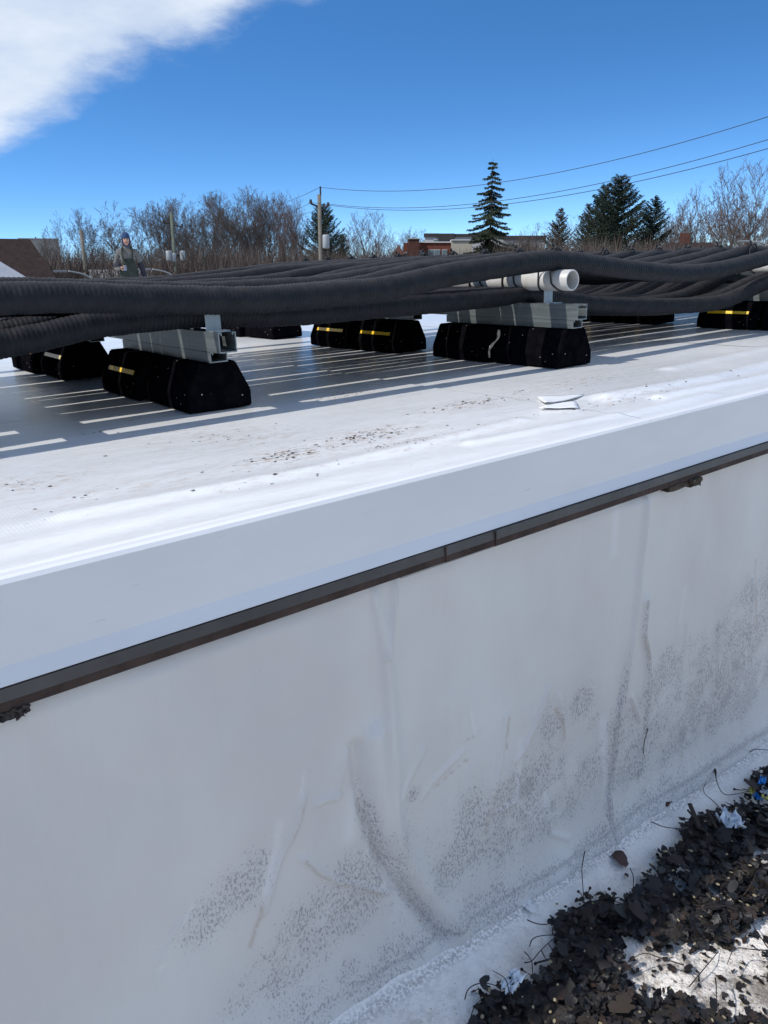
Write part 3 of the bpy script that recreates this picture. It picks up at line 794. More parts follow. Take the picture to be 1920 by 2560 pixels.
# large leaves one by one
nl = 0; tries = 0
while nl < 270 and tries < 6000:
    tries += 1
    x, y = rng.uniform(.6, 2.2), rng.uniform(.2, .85)
    c = cover(x, y)
    if c == 0 or (c < 1 and rng.random() > .28): continue
    m_ = LV[int(rng.integers(len(LV)))]
    o = bpy.data.objects.new('leaf', m_); COL.objects.link(o)
    s = rng.uniform(.022, .050) * (1 if c == 1 else .75)
    z = float(ice_h(np.array([x]), np.array([y]))[0]) + (.018 + .026 * rng.random() if c == 1 else .006)
    o.location = (x, y, z); o.rotation_euler = (rng.normal() * .24, rng.normal() * .24, rng.uniform(0, 6.28)); o.scale = (s, s, s); pp(o); nl += 1
# pale seed fragments
vs, fs = [], []
k = 0
while k < 210:
    x, y = rng.uniform(.6, 2.2), rng.uniform(.2, .85)
    if cover(x, y) < 1: continue
    k += 1; s = rng.uniform(.0015, .0045); a = rng.uniform(0, 6.28); z = float(ice_h(np.array([x]), np.array([y]))[0]) + .050 + rng.uniform(-.012, .006); i0 = len(vs); el = rng.uniform(.3, 1)
    for q in range(6):
        t = q / 6 * 6.283; px, py = s * math.cos(t), s * el * math.sin(t); vs.append((x + px * math.cos(a) - py * math.sin(a), y + px * math.sin(a) + py * math.cos(a), z + .0006 * math.sin(3 * t)))
    fs += [(i0, i0 + 1, i0 + 2), (i0, i0 + 2, i0 + 3), (i0, i0 + 3, i0 + 4), (i0, i0 + 4, i0 + 5)]
pp(link('seed_fragments', np_mesh('seed_fragments', vs, fs), MT['seedm'], kind='stuff'))
# leaf stalks and twigs sticking out of the pile
def twig(px, r0=.0011, lift=.02, head=False, name='twig', m=None, n=22):
    cp = []
    for i, (u, v) in enumerate(px):
        b = gp(u, v); t = i / (len(px) - 1); h = lift * math.sin(math.pi * min(1, .15 + t)) + .006
        # raise along the sight line so the stalk arches over the ice
        d = EYE - b; b = b + d * (h / d[2]); cp.append(b)
    P = smooth_path(cp, n); rr = np.linspace(r0, r0 * .6, n)
    if head: rr[:4] = np.array([r0 * 2.2, r0 * 2.6, r0 * 1.7, r0 * 1.1])
    return link(name, tube_mesh(name, P, rr, 6), m or MT['twig'], smooth=True)
A = lambda pts: [(1120 + a / 2.074, 1840 + b / 2.074) for a, b in pts]
B = lambda pts: [(1150 + a / 4.1475, 2150 + b / 4.1475) for a, b in pts]
TW = [(A([(1385, 172), (1395, 240), (1430, 300), (1500, 300), (1600, 270)]), True), (A([(1480, 275), (1530, 280), (1600, 268)]), True), (A([(1055, 445), (1110, 468), (1170, 478), (1225, 480)]), False),
      (A([(1195, 420), (1300, 440), (1400, 432), (1420, 430)]), False), (A([(715, 575), (695, 680), (700, 790), (708, 900)]), False), (A([(945, 685), (962, 740), (955, 830)]), False),
      (A([(785, 812), (850, 850), (900, 868)]), True), (B([(1350, 285), (1320, 360), (1290, 410)]), True), (B([(1225, 325), (1260, 360), (1280, 410)]), True),
      (B([(695, 620), (780, 655), (870, 668), (980, 655), (1100, 655)]), False), (B([(720, 900), (745, 830), (800, 795), (900, 780), (1010, 780)]), False),
      (B([(665, 1065), (745, 1045), (830, 945), (930, 850), (1020, 780)]), False), (B([(670, 950), (740, 1045), (755, 1200)]), False), (B([(635, 1130), (700, 1175), (770, 1200)]), True), (B([(775, 1075), (850, 1055), (940, 1035)]), True),
      (B([(410, 1275), (480, 1310), (600, 1330)]), True), (B([(50, 1445), (80, 1350), (150, 1295), (240, 1275), (330, 1290), (430, 1325)]), False), (B([(190, 1325), (215, 1430), (240, 1530)]), False),
      (B([(105, 1700), (120, 1600), (160, 1510), (230, 1440), (330, 1390)]), False), (B([(1080, 530), (1065, 610), (1060, 690)]), True), (B([(1010, 640), (1100, 580), (1250, 565), (1450, 590), (1659, 600)]), False),
      (B([(1180, 610), (1350, 565), (1500, 490), (1659, 455)]), False), (B([(960, 780), (965, 700), (1000, 650)]), False), (B([(920, 870), (970, 950), (1010, 1010)]), False), (B([(845, 940), (890, 1030)]), False),
      (B([(1020, 820), (975, 930), (950, 1040)]), False), (B([(1600, 1050), (1300, 1060), (1100, 1000)]), False), (B([(1150, 1380), (1020, 1520), (940, 1660)]), False),
      (A([(1659, 1100), (1600, 1010), (1580, 975)]), False), (A([(1430, 855), (1500, 820), (1560, 770)]), False), (A([(800, 1140), (640, 1130), (450, 1175)]), True), (A([(1250, 1300), (1350, 1180), (1400, 1120)]), False),
      (A([(1300, 470), (1360, 540), (1410, 600)]), False), (A([(1520, 350), (1512, 400)]), False)]
for px, hd in TW: pp(twig(px, .0011 if not hd else .0012, rng.uniform(.008, .03), hd))
rr_ = random.Random(3)
for _ in range(46):
    x, y = rr_.uniform(.7, 2.1), rr_.uniform(.22, .78)
    if cover(x, y) < .1: continue
    a = rr_.uniform(0, 6.28); L = rr_.uniform(.05, .14); zz = float(ice_h(np.array([x]), np.array([y]))[0]) + .045
    cp = [(x + L * t * math.cos(a + c_ * t), y + L * t * math.sin(a + c_ * t), zz + .008 * math.sin(3 * t)) for t in (0, .33, .66, 1) for c_ in (rr_.uniform(-.2, .2),)]
    P = smooth_path(cp, 12); pp(link('twig', tube_mesh('twig', P, np.linspace(.0012, .0006, 12), 5), MT['twig'], smooth=True))
# bark chips on the knob of debris
for px, a in ((A([(1240, 440), (1300, 560)]), 0), (A([(1330, 470), (1385, 560)]), 1), (A([(1230, 470), (1280, 520)]), 2), (A([(1300, 560), (1350, 600)]), 3)):
    p, q = gp(*px[0]), gp(*px[1]); c = (p + q) / 2; L = np.linalg.norm(q - p); ang = math.atan2(q[1] - p[1], q[0] - p[0])
    o = box('bark_chip', (0, 0, 0), (1, .16, .05), LEAFM[4], None, bev=.02); o.scale = (L, L, L); o.rotation_euler = (.3 * a, .35, ang); o.location = (c[0], c[1], c[2] + .045); pp(o)

# loose things on the ice
def lay_leaf(u, v, size, seed, lobes, m, label, cat='leaf', rz=0.0, tilt=(.1, .1), name='fallen_leaf', dzv=.006):
    me_ = leaf_mesh(name, lobes, seed); o = link(name, me_, m, smooth=True); p = gp(u, v)
    o.location = (p[0], p[1], p[2] + dzv); o.rotation_euler = (tilt[0], tilt[1], rz); o.scale = (size,) * 3
    tag(o, label, cat); return o
lay_leaf(1548, 2155, .050, 5, 5, MT['redleaf'], 'dark red-brown torn leaf lying alone on the ice between wall and leaf pile', rz=1.0)
lay_leaf(1566, 2195, .014, 8, 3, MT['redleaf'], 'tiny dark leaf scrap just below the lone torn leaf', rz=.4)
lay_leaf(1184, 2483, .022, 9, 0, MT['redleaf'], 'small oval reddish leaf at the lowest left tip of the leaf pile', rz=2.7)
lay_leaf(1559, 2127, .006, 18, 0, MT['redleaf'], 'red-brown crumb on the ice above the lone torn leaf')
# V-shaped red leaf scrap
bm = bmesh.new()
p = gp(1668, 2020)
vv = [(-.018, .006), (-.012, .000), (-.006, -.002), (.0, -.004), (.006, .004), (.012, .010), (.006, .012), (.001, .004), (-.006, .006), (-.012, .010)]
vt = [bm.verts.new((a, b, .002 + .003 * math.sin(i * 1.7))) for i, (a, b) in enumerate(vv)]
bm.faces.new(vt); bmesh.ops.triangulate(bm, faces=bm.faces)
o = link('fallen_leaf', bm_mesh('fallen_leaf', bm), MT['redleaf']); o.location = (p[0], p[1], p[2] + .007); o.rotation_euler = (.2, 0, -.9)
tag(o, 'small V-shaped red-brown leaf scrap on the ice under the tall wall crease', 'leaf')
# twig clinging to the wall
cp = [sight(u, v, 1, EDGE - .010) for u, v in ((1620, 1820), (1612, 1850), (1608, 1875), (1610, 1887))]
o = link('wall_twig', tube_mesh('wall_twig', smooth_path(cp, 14), np.linspace(.0011, .0006, 14), 6), MT['twig'], smooth=True); tag(o, 'thin dark twig clinging upright to the lower right of the white wall', 'twig')
o = twig([(1874, 1880), (1885, 1874), (1900, 1873), (1925, 1876)], .0012, .006, False, 'bent_twig'); tag(o, 'short curved twig on the ice at the right picture edge above the pile', 'twig')
# blue and yellow wrapper
wr = empty('crumpled_wrapper', tuple(gp(1898, 2005))); tag(wr, 'crumpled blue and yellow plastic wrapper at the upper right end of the leaf pile', 'wrapper')
def crumple(name, u, v, sx, sy, hz, m, seed, parent=None, lift=.02):
    n = 12; vs = []; r = random.Random(seed)
    for i in range(n):
        for j in range(n):
            s, t = i / (n - 1) - .5, j / (n - 1) - .5; q = mnoise.noise_vector(Vector((s * 3.2 + seed, t * 3.2, seed * .7)))
            q2 = mnoise.noise_vector(Vector((s * 8 + seed, t * 8, seed)))
            vs.append((s * sx + q.x * sx * .35, t * sy + q.y * sy * .35, abs(q.z) * hz * 1.3 + q2.z * hz * .35))
    o = link(name, np_mesh(name, vs, grid_faces(n, n)), m, parent)
    p = gp(u, v)
    if parent is None: o.location = (p[0], p[1], p[2] + lift)
    else:
        b = parent.location; o.location = (p[0] - b[0], p[1] - b[1], p[2] - b[2] + lift)
    o.rotation_euler = (0, 0, r.uniform(0, 3)); return o
crumple('blue_panel', 1903, 1985, .026, .016, .014, MT['blue'], 2.3, wr, .034)
crumple('yellow_panel', 1876, 2003, .012, .030, .012, MT['yellow'], 5.1, wr, .030)
crumple('blue_panel', 1890, 2018, .022, .014, .012, MT['blue'], 7.7, wr, .026)
crumple('yellow_panel', 1912, 2024, .024, .012, .010, MT['yellow'], 9.2, wr, .028)
crumple('foil_inside', 1912, 2000, .020, .018, .010, MT['foil'], 3.9, wr, .022)
o = crumple('plastic_film', 1822, 2092, .052, .048, .026, MT['plastic'], 4.4, None, .040); tag(o, 'crumpled cloudy clear plastic film beside the bark chips on the leaf pile', 'plastic film')
o = crumple('ice_scrap', 1278, 2490, .044, .024, .012, MT['plastic'], 6.1, None, .030); tag(o, 'flat translucent scrap in the lower left tip of the leaf pile', 'plastic scrap')
o = crumple('ice_sliver', 1318, 2262, .018, .045, .005, MT['sliver'], 8.8, None, .004); tag(o, 'clear sliver of ice at the crease foot left of the leaf pile', 'ice')
# crumbs hanging at the left end under the trim
for (u, v, sx, sd, lb) in ((22, 1775, .020, 2, 'black crumbly clump hanging under the brown trim at the left picture edge'), (50, 1763, .014, 5, 'smaller black crumb under the brown trim right of the clump')):
    p = sight(u, v, 1, .81); o = rough_block('debris_clump', (0, 0, 0), (sx, .012, .008), MT['clod'], .007, sd); o.location = (p[0], p[1], -.139); tag(o, lb, 'debris')

# ------------------------------------------------------------------ pipe supports
def block_meshes():
    L, Wd, Hh = .245, .150, .103
    bm = bmesh.new()
    prof = [(-Wd / 2, .0), (-Wd / 2, .036), (-.043, Hh), (.043, Hh), (Wd / 2, .036), (Wd / 2, 0)]
    v0 = [bm.verts.new((a, -L / 2, b)) for a, b in prof]; v1 = [bm.verts.new((a, L / 2, b)) for a, b in prof]
    n = len(prof)
    for i in range(n): bm.faces.new((v0[i], v0[(i + 1) % n], v1[(i + 1) % n], v1[i]))
    bm.faces.new(v0[::-1]); bm.faces.new(v1); bmesh.ops.recalc_face_normals(bm, faces=bm.faces)
    es = [e for e in bm.edges if e.calc_length() > .01]
    bmesh.ops.bevel(bm, geom=es, offset=.003, segments=2, affect='EDGES')
    me_ = bm_mesh('rubber_block', bm); me_.materials.append(MT['rubber'])
    # reflective tape on the sloping side; slope runs from (-.075,.036) to (-.043,.103)
    sx, sz = .032, .067; nl_ = math.hypot(sx, sz)
    def tape(y0, y1):
        bm = bmesh.new(); q = []
        for yy in (y0, y1):
            for t in (.31, .46):
                for off in (.0008, .0018):
                    q.append(bm.verts.new((-.075 + sx * t - sz / nl_ * off, yy, .036 + sz * t + sx / nl_ * off)))
        a = q
        for f in ((0, 1, 3, 2), (4, 6, 7, 5), (0, 4, 5, 1), (2, 3, 7, 6), (1, 5, 7, 3), (0, 2, 6, 4)): bm.faces.new([a[i] for i in f])
        bmesh.ops.recalc_face_normals(bm, faces=bm.faces)
        return bm_mesh('reflective_stripe', bm)
    t1 = tape(-.088, .084); t1.materials.append(MT['tape']); t2 = tape(-.085, .080); t2.materials.append(MT['tapepale'])
    return me_, t1, t2
BLK, TP1, TP2 = block_meshes()
def channel_profile(w_, h, t=.0026, lip=.0085):
    "open-topped strut channel with in-turned lips"
    a = w_ / 2
    return [(-a, 0), (a, 0), (a, h), (a - lip, h), (a - lip, h - .006), (a - lip + t, h - .006), (a - lip + t, h - t), (a - t, h - t), (a - t, t), (-a + t, t), (-a + t, h - t), (-a + lip - t, h - t), (-a + lip - t, h - .006), (-a + lip, h - .006), (-a + lip, h), (-a, h)]
def channel(name, x, z, w_, h, y0, y1, parent, inv):
    pr = [(x + a, z + b) for a, b in channel_profile(w_, h)]
    o = prism(name, pr, 1, y0, y1, MT['galv']); o.parent = parent; o.matrix_parent_inverse = inv; return o
def support(x, pairs, y_end, far_end, label, dzp=0.0, br=None, tapes=None, top_h=.042, rot=0.0):
    t = empty('pipe_support', (x, pairs[0][0], 0)); tag(t, label, 'pipe support', 'pipe supports standing in rows on the roof')
    inv = Matrix.Translation((-x, -pairs[0][0], 0))
    ti = 0
    for (ya, xo) in pairs:
        ln = None
        for k in range(2):
            cy = ya + .1235 + k * .258
            b = bpy.data.objects.new('rubber_block', BLK); COL.objects.link(b); b.parent = t; b.matrix_parent_inverse = inv
            b.location = (x + xo + (-.018 if k else .0), cy, .0030 + dz(x + xo, cy)); b.rotation_euler = (0, 0, rng.normal() * .012)
            kind = (tapes or {}).get(ti, 1)
            if kind:
                s = bpy.data.objects.new('reflective_stripe', TP1 if kind == 1 else TP2); COL.objects.link(s); s.parent = b
            if kind == 3 or (tapes or {}).get(('smear', ti)):
                pass
            ti += 1
        channel('lower_channel', x, .1080, .041, .0225, ya - .004, ya + .515, t, inv)
    channel('upper_channel', x + .001, .1312, .041, top_h, y_end, far_end, t, inv)
    for by in (br or []):
        bm = bmesh.new(); zt = .1312 + top_h
        add_box(bm, (x, by, zt + .0015), (.036, .034, .003)); add_box(bm, (x - .0045, by + .0155, zt + .022), (.034, .003, .041)); add_box(bm, (x, by + .004, zt + .044), (.034, .026, .0028))
        o = link('bracket', bm_mesh('bracket', bm), MT['bracket']); o.parent = t; o.matrix_parent_inverse = inv
    return t, inv
MT['bracket'] = mat('zinc_bracket', (0.26, 0.30, 0.34), .38, .5, metal=.6, var=.08, vscale=30)
s0, i0_ = support(.245, [(1.72, 0.0)], 1.60, 4.3, 'pipe support at the far left, mostly outside the picture', br=None, top_h=.03)
s1, i1_ = support(.745, [(1.545, 0.0), (2.33, -.035)], 1.495, 4.4, 'pipe support at left with the nearest speckled rubber block and open channel ends', br=[1.528], tapes={0: 0, 1: 1, 2: 2, 3: 1})
s2, i2_ = support(1.780, [(1.415, 0.0), (2.105, -.03), (2.95, -.02)], 1.397, 4.6, 'pipe support under the open white pipe, its front block smeared with pale sealant', br=[1.50], tapes={0: 0, 1: 0, 2: 1, 3: 1})
s3, i3_ = support(3.120, [(1.285, 0.0), (2.02, .04), (2.85, .04)], 1.27, 4.6, 'pipe support at the right picture edge carrying the second white pipe', br=[1.40])
s4, i4_ = support(4.45, [(1.3, 0.0), (2.05, .0), (2.9, 0)], 1.27, 4.6, 'farthest pipe support beyond the right picture edge', br=[1.40])
# pale sealant run on the front block of support two
cp = [(1.780 - .050, 1.655, .092), (1.780 - .0605, 1.648, .070), (1.780 - .0705, 1.662, .050), (1.780 - .0725, 1.672, .034), (1.780 - .0735, 1.670, .012)]
cp = [(a - .010, b, c + .0045) for a, b, c in cp]
P = smooth_path(cp, 40); rr = .0038 + .0016 * np.sin(np.linspace(0, 14, 40)) * np.linspace(1, .3, 40); rr[-4:] *= .6
o = link('sealant_smear', tube_mesh('sealant_smear', P, rr, 7), MT['smear'], smooth=True); o.parent = s2; o.matrix_parent_inverse = i2_
# white plastic pipes across the supports
def pvc(x, z, y0, y1, label, ties, r=.0285):
    n = 30; ns = 36; th = np.linspace(0, 2 * math.pi, ns, endpoint=False)
    t = empty('plastic_pipe', (x, y0, z)); tag(t, label, 'pipe', 'white plastic pipes laid across the supports'); inv = Matrix.Translation((-x, -y0, -z))
    ys_ = [y0, y0 + .0015] + list(np.linspace(y0 + .05, y1, n - 2)); ro = [r - .0012, r] + [r] * (n - 2)
    V_ = [[(x + ro[i] * math.cos(a), ys_[i], z + ro[i] * math.sin(a)) for a in th] for i in range(n)]
    ri = r - .0042
    V_ += [[(x + ri * math.cos(a), yy, z + ri * math.sin(a)) for a in th] for yy in (y1, y0 + .0005, )]
    V_ = np.array(V_); fc = grid_faces(len(V_), ns, True)
    fc = np.vstack([fc, np.stack([(len(V_) - 1) * ns + np.arange(ns), (len(V_) - 1) * ns + (np.arange(ns) + 1) % ns, (np.arange(ns) + 1) % ns, np.arange(ns)], -1)])
    me_ = np_mesh('pipe_wall', V_.reshape(-1, 3), fc[:, ::-1]); o = link('pipe_wall', me_, MT['pvc'], smooth=True); o.parent = t; o.matrix_parent_inverse = inv
    me_.set_sharp_from_angle(angle=R_(40)) if hasattr(me_, 'set_sharp_from_angle') else None
    for (ty, hx) in ties:
        # a tie loops round pipe and hose crosswise, two turns and a knot
        for dy, sl_ in ((-.022, .25), (.020, -.22)):
            a = np.linspace(0, 2 * math.pi, 30, endpoint=False)
            zc = z + .027; hh = .030 + .0275
            P_ = np.stack([x + (r + .004) * np.cos(a) + hx * 0, ty + dy + sl_ * .06 * np.sin(a) + .006 * np.cos(2 * a), zc + (hh + .0015) * np.sin(a)], -1)
            # waist the loop in so it hugs the pipe below
            low = np.sin(a) < 0
            P_[low, 2] = z + (r + .003) * np.sin(a[low]) ; P_[low, 0] = x + (r + .0025) * np.cos(a[low])
            P_ = np.vstack([P_, P_[:2]])
            tb = link('cable_tie', tube_mesh('cable_tie', P_, .0026, 6, cap=False), MT['tie'], smooth=True); tb.parent = t; tb.matrix_parent_inverse = inv
        bm = bmesh.new(); add_box(bm, (x - .004, ty - .012, z + r + .058), (.011, .010, .011), Matrix.Rotation(.5, 4, 'Y'), .002)
        add_box(bm, (x + .008, ty + .006, z + r + .060), (.004, .005, .026), Matrix.Rotation(-.6, 4, 'Y'))
        kn = link('knot', bm_mesh('knot', bm), MT['tie']); kn.parent = t; kn.matrix_parent_inverse = inv
    return t
HY = [1.50, 1.64, 1.78, 1.92, 2.06, 2.20, 2.34, 2.48, 2.64, 2.80]
pvc(1.775, .237, 1.430, 4.2, 'white plastic pipe with its open end facing out, in the centre of the picture', [(y, 0) for y in HY])
pvc(3.120, .237, 1.25, 4.2, 'white plastic pipe at the right picture edge, tied under the hoses', [(y, 0) for y in HY])
pvc(.262, .186, 1.47, 4.2, 'white plastic pipe of which only the rim shows at the left picture edge', [(y, 0) for y in HY[1:]], )
pvc(4.45, .237, 1.25, 4.2, 'white plastic pipe beyond the right picture edge', [(y, 0) for y in HY])

# ------------------------------------------------------------------ hoses
def hose(xs_, ys_, zs_, r, pitch, ns, per, x0, x1, seed, squash=()):
    cp = np.stack([xs_, ys_, zs_], -1)
    dense = smooth_path(cp, 800)
    s = np.concatenate([[0], np.cumsum(np.linalg.norm(np.diff(dense, axis=0), axis=1))])
    n = int(s[-1] / (pitch / per)); si = np.linspace(0, s[-1], n)
    P_ = np.stack([np.interp(si, s, dense[:, k]) for k in range(3)], -1)
    # soften the kinks of linear resampling
    th = np.linspace(0, 2 * math.pi, ns, endpoint=False)
    ph = 2 * math.pi * si[:, None] / pitch - th[None, :]
    saw = (ph / (2 * math.pi)) % 1.0
    rib = np.where(saw < .62, np.sin(saw / .62 * math.pi) ** .7, 0)
    R0 = r * (1 + .012 * np.sin(si * 3.3 + seed) + .008 * np.sin(si * 11 + seed * 3))[:, None]
    for (xc, k) in squash: R0 = R0 * (1 - k * gauss(P_[:, 0] - xc, .07))[:, None]
    lump = noise2(si[:, None] * np.ones_like(th)[None], th[None, :] * r * np.ones_like(si)[:, None], 38, seed) * .0010
    rad = R0 - .0005 + .0010 * rib + lump
    return P_, rad
hz_u = ([-.5, -.1, .33, .6, .82, 1.0, 1.17, 1.38, 1.55, 1.70, 1.80, 2.03, 2.30, 2.45, 2.67, 2.98, 3.12, 3.3, 3.7, 4.1, 4.45, 5.0, 5.8, 6.4],
        [.215, .245, .262, .246, .234, .236, .241, .266, .279, .289, .2885, .264, .240, .233, .240, .272, .290, .277, .240, .258, .289, .24, .285, .25])
hz_l = ([-.5, -.1, .33, .51, .65, .745, .97, 1.26, 1.64, 1.78, 1.92, 2.08, 2.30, 2.54, 2.77, 2.98, 3.12, 3.3, 3.7, 4.1, 4.45, 5.0, 5.8, 6.4],
        [.155, .155, .180, .204, .206, .2060, .199, .196, .1955, .197, .178, .150, .133, .123, .130, .176, .197, .175, .125, .16, .197, .14, .197, .15])
def wig(x, s, a): return a * np.sin(np.asarray(x) * 2.1 + s) + a * .5 * np.sin(np.asarray(x) * 5.3 + s * 2.7)
def make_hose(y, up, seed, label, first=False, r=.0285):
    xx, zz = (hz_u if up else hz_l); xx = np.array(xx, float); zz = np.array(zz, float).copy()
    near = y < 1.85
    if up:
        yy = y + wig(xx, seed, .006 if y < 1.6 else .014)
        sagk = 1 - .25 * rng.random(); 
        if y > 1.6:
            zz = zz + .010 * np.sin(xx * 2.3 + seed * 2.1) * (np.abs(xx - 1.78) > .25) * (np.abs(xx - 3.12) > .2)
            zz += .010 * np.clip((y - 2.1) / .4, 0, 1) * ((xx > .4) & (xx < 1.2)) * 1.4
    else:
        yy = y + wig(xx, seed, .007)
        if y < 1.7: yy = yy - np.interp(xx, [-.5, .3, .6, 2.2, 3.0, 4], [.08, .02, .0, .0, .10, .08])
        zz = zz + .006 * np.sin(xx * 2.9 + seed) * (np.abs(xx - .745) > .2) * (np.abs(xx - 1.78) > .25) * (np.abs(xx - 3.12) > .2)
    sq = [(1.78, .05), (3.12, .05), (4.45, .05)] if up else [(1.78, .24), (3.12, .24), (4.45, .24)]
    P_, rad = hose(xx, yy, zz, r if up else .027, .0096, 24 if near else 14, 6 if near else 4, 0, 0, seed, sq)
    me_ = tube_mesh('corrugated_hose', P_, rad, 24 if near else 14, cap=False)
    o = link('corrugated_hose', me_, MT['hose'], smooth=True)
    tag(o, label, 'hose', 'black corrugated hoses running across the supports')
    return o
ordn = ['nearest', 'second', 'third', 'fourth', 'fifth', 'sixth', 'seventh', 'eighth', 'ninth', 'tenth', 'eleventh', 'twelfth', 'thirteenth', 'fourteenth', 'fifteenth', 'sixteenth', 'seventeenth']
for i, y in enumerate(HY):
    lb = 'thick black corrugated hose in front, lying over the open white pipe end' if i == 0 else '%s black corrugated hose of the upper layer, counted from the front' % ordn[i]
    make_hose(y, True, i * 1.31 + .4, lb)
for i in range(17):
    y = 1.600 + .064 * i
    lb = 'black corrugated hose lowest in front, passing behind the steel bracket' if i == 0 else '%s black corrugated hose of the lower layer, under the white pipes' % (ordn[i])
    make_hose(y, False, i * 1.77 + 2.2, lb)

# ------------------------------------------------------------------ surroundings
gm = bpy.data.meshes.new('ground'); gs = 4000
gm.from_pydata([(-gs, -gs, 0), (gs, -gs, 0), (gs, gs, 0), (-gs, gs, 0)], [], [(0, 1, 2, 3)]); gm.update()
gd = link('ground', gm, MT['ground'], kind='structure'); put_far(gd, (0, 0, GZ))
# lower roof on which the man stands
lowr = bmesh.new(); add_box(lowr, (3, 21, -.62 - 1.0), (24, 15.9, 2.0)); lr = link('lower_roof', bm_mesh('lower_roof', lowr), MT['wall2'], kind='structure')

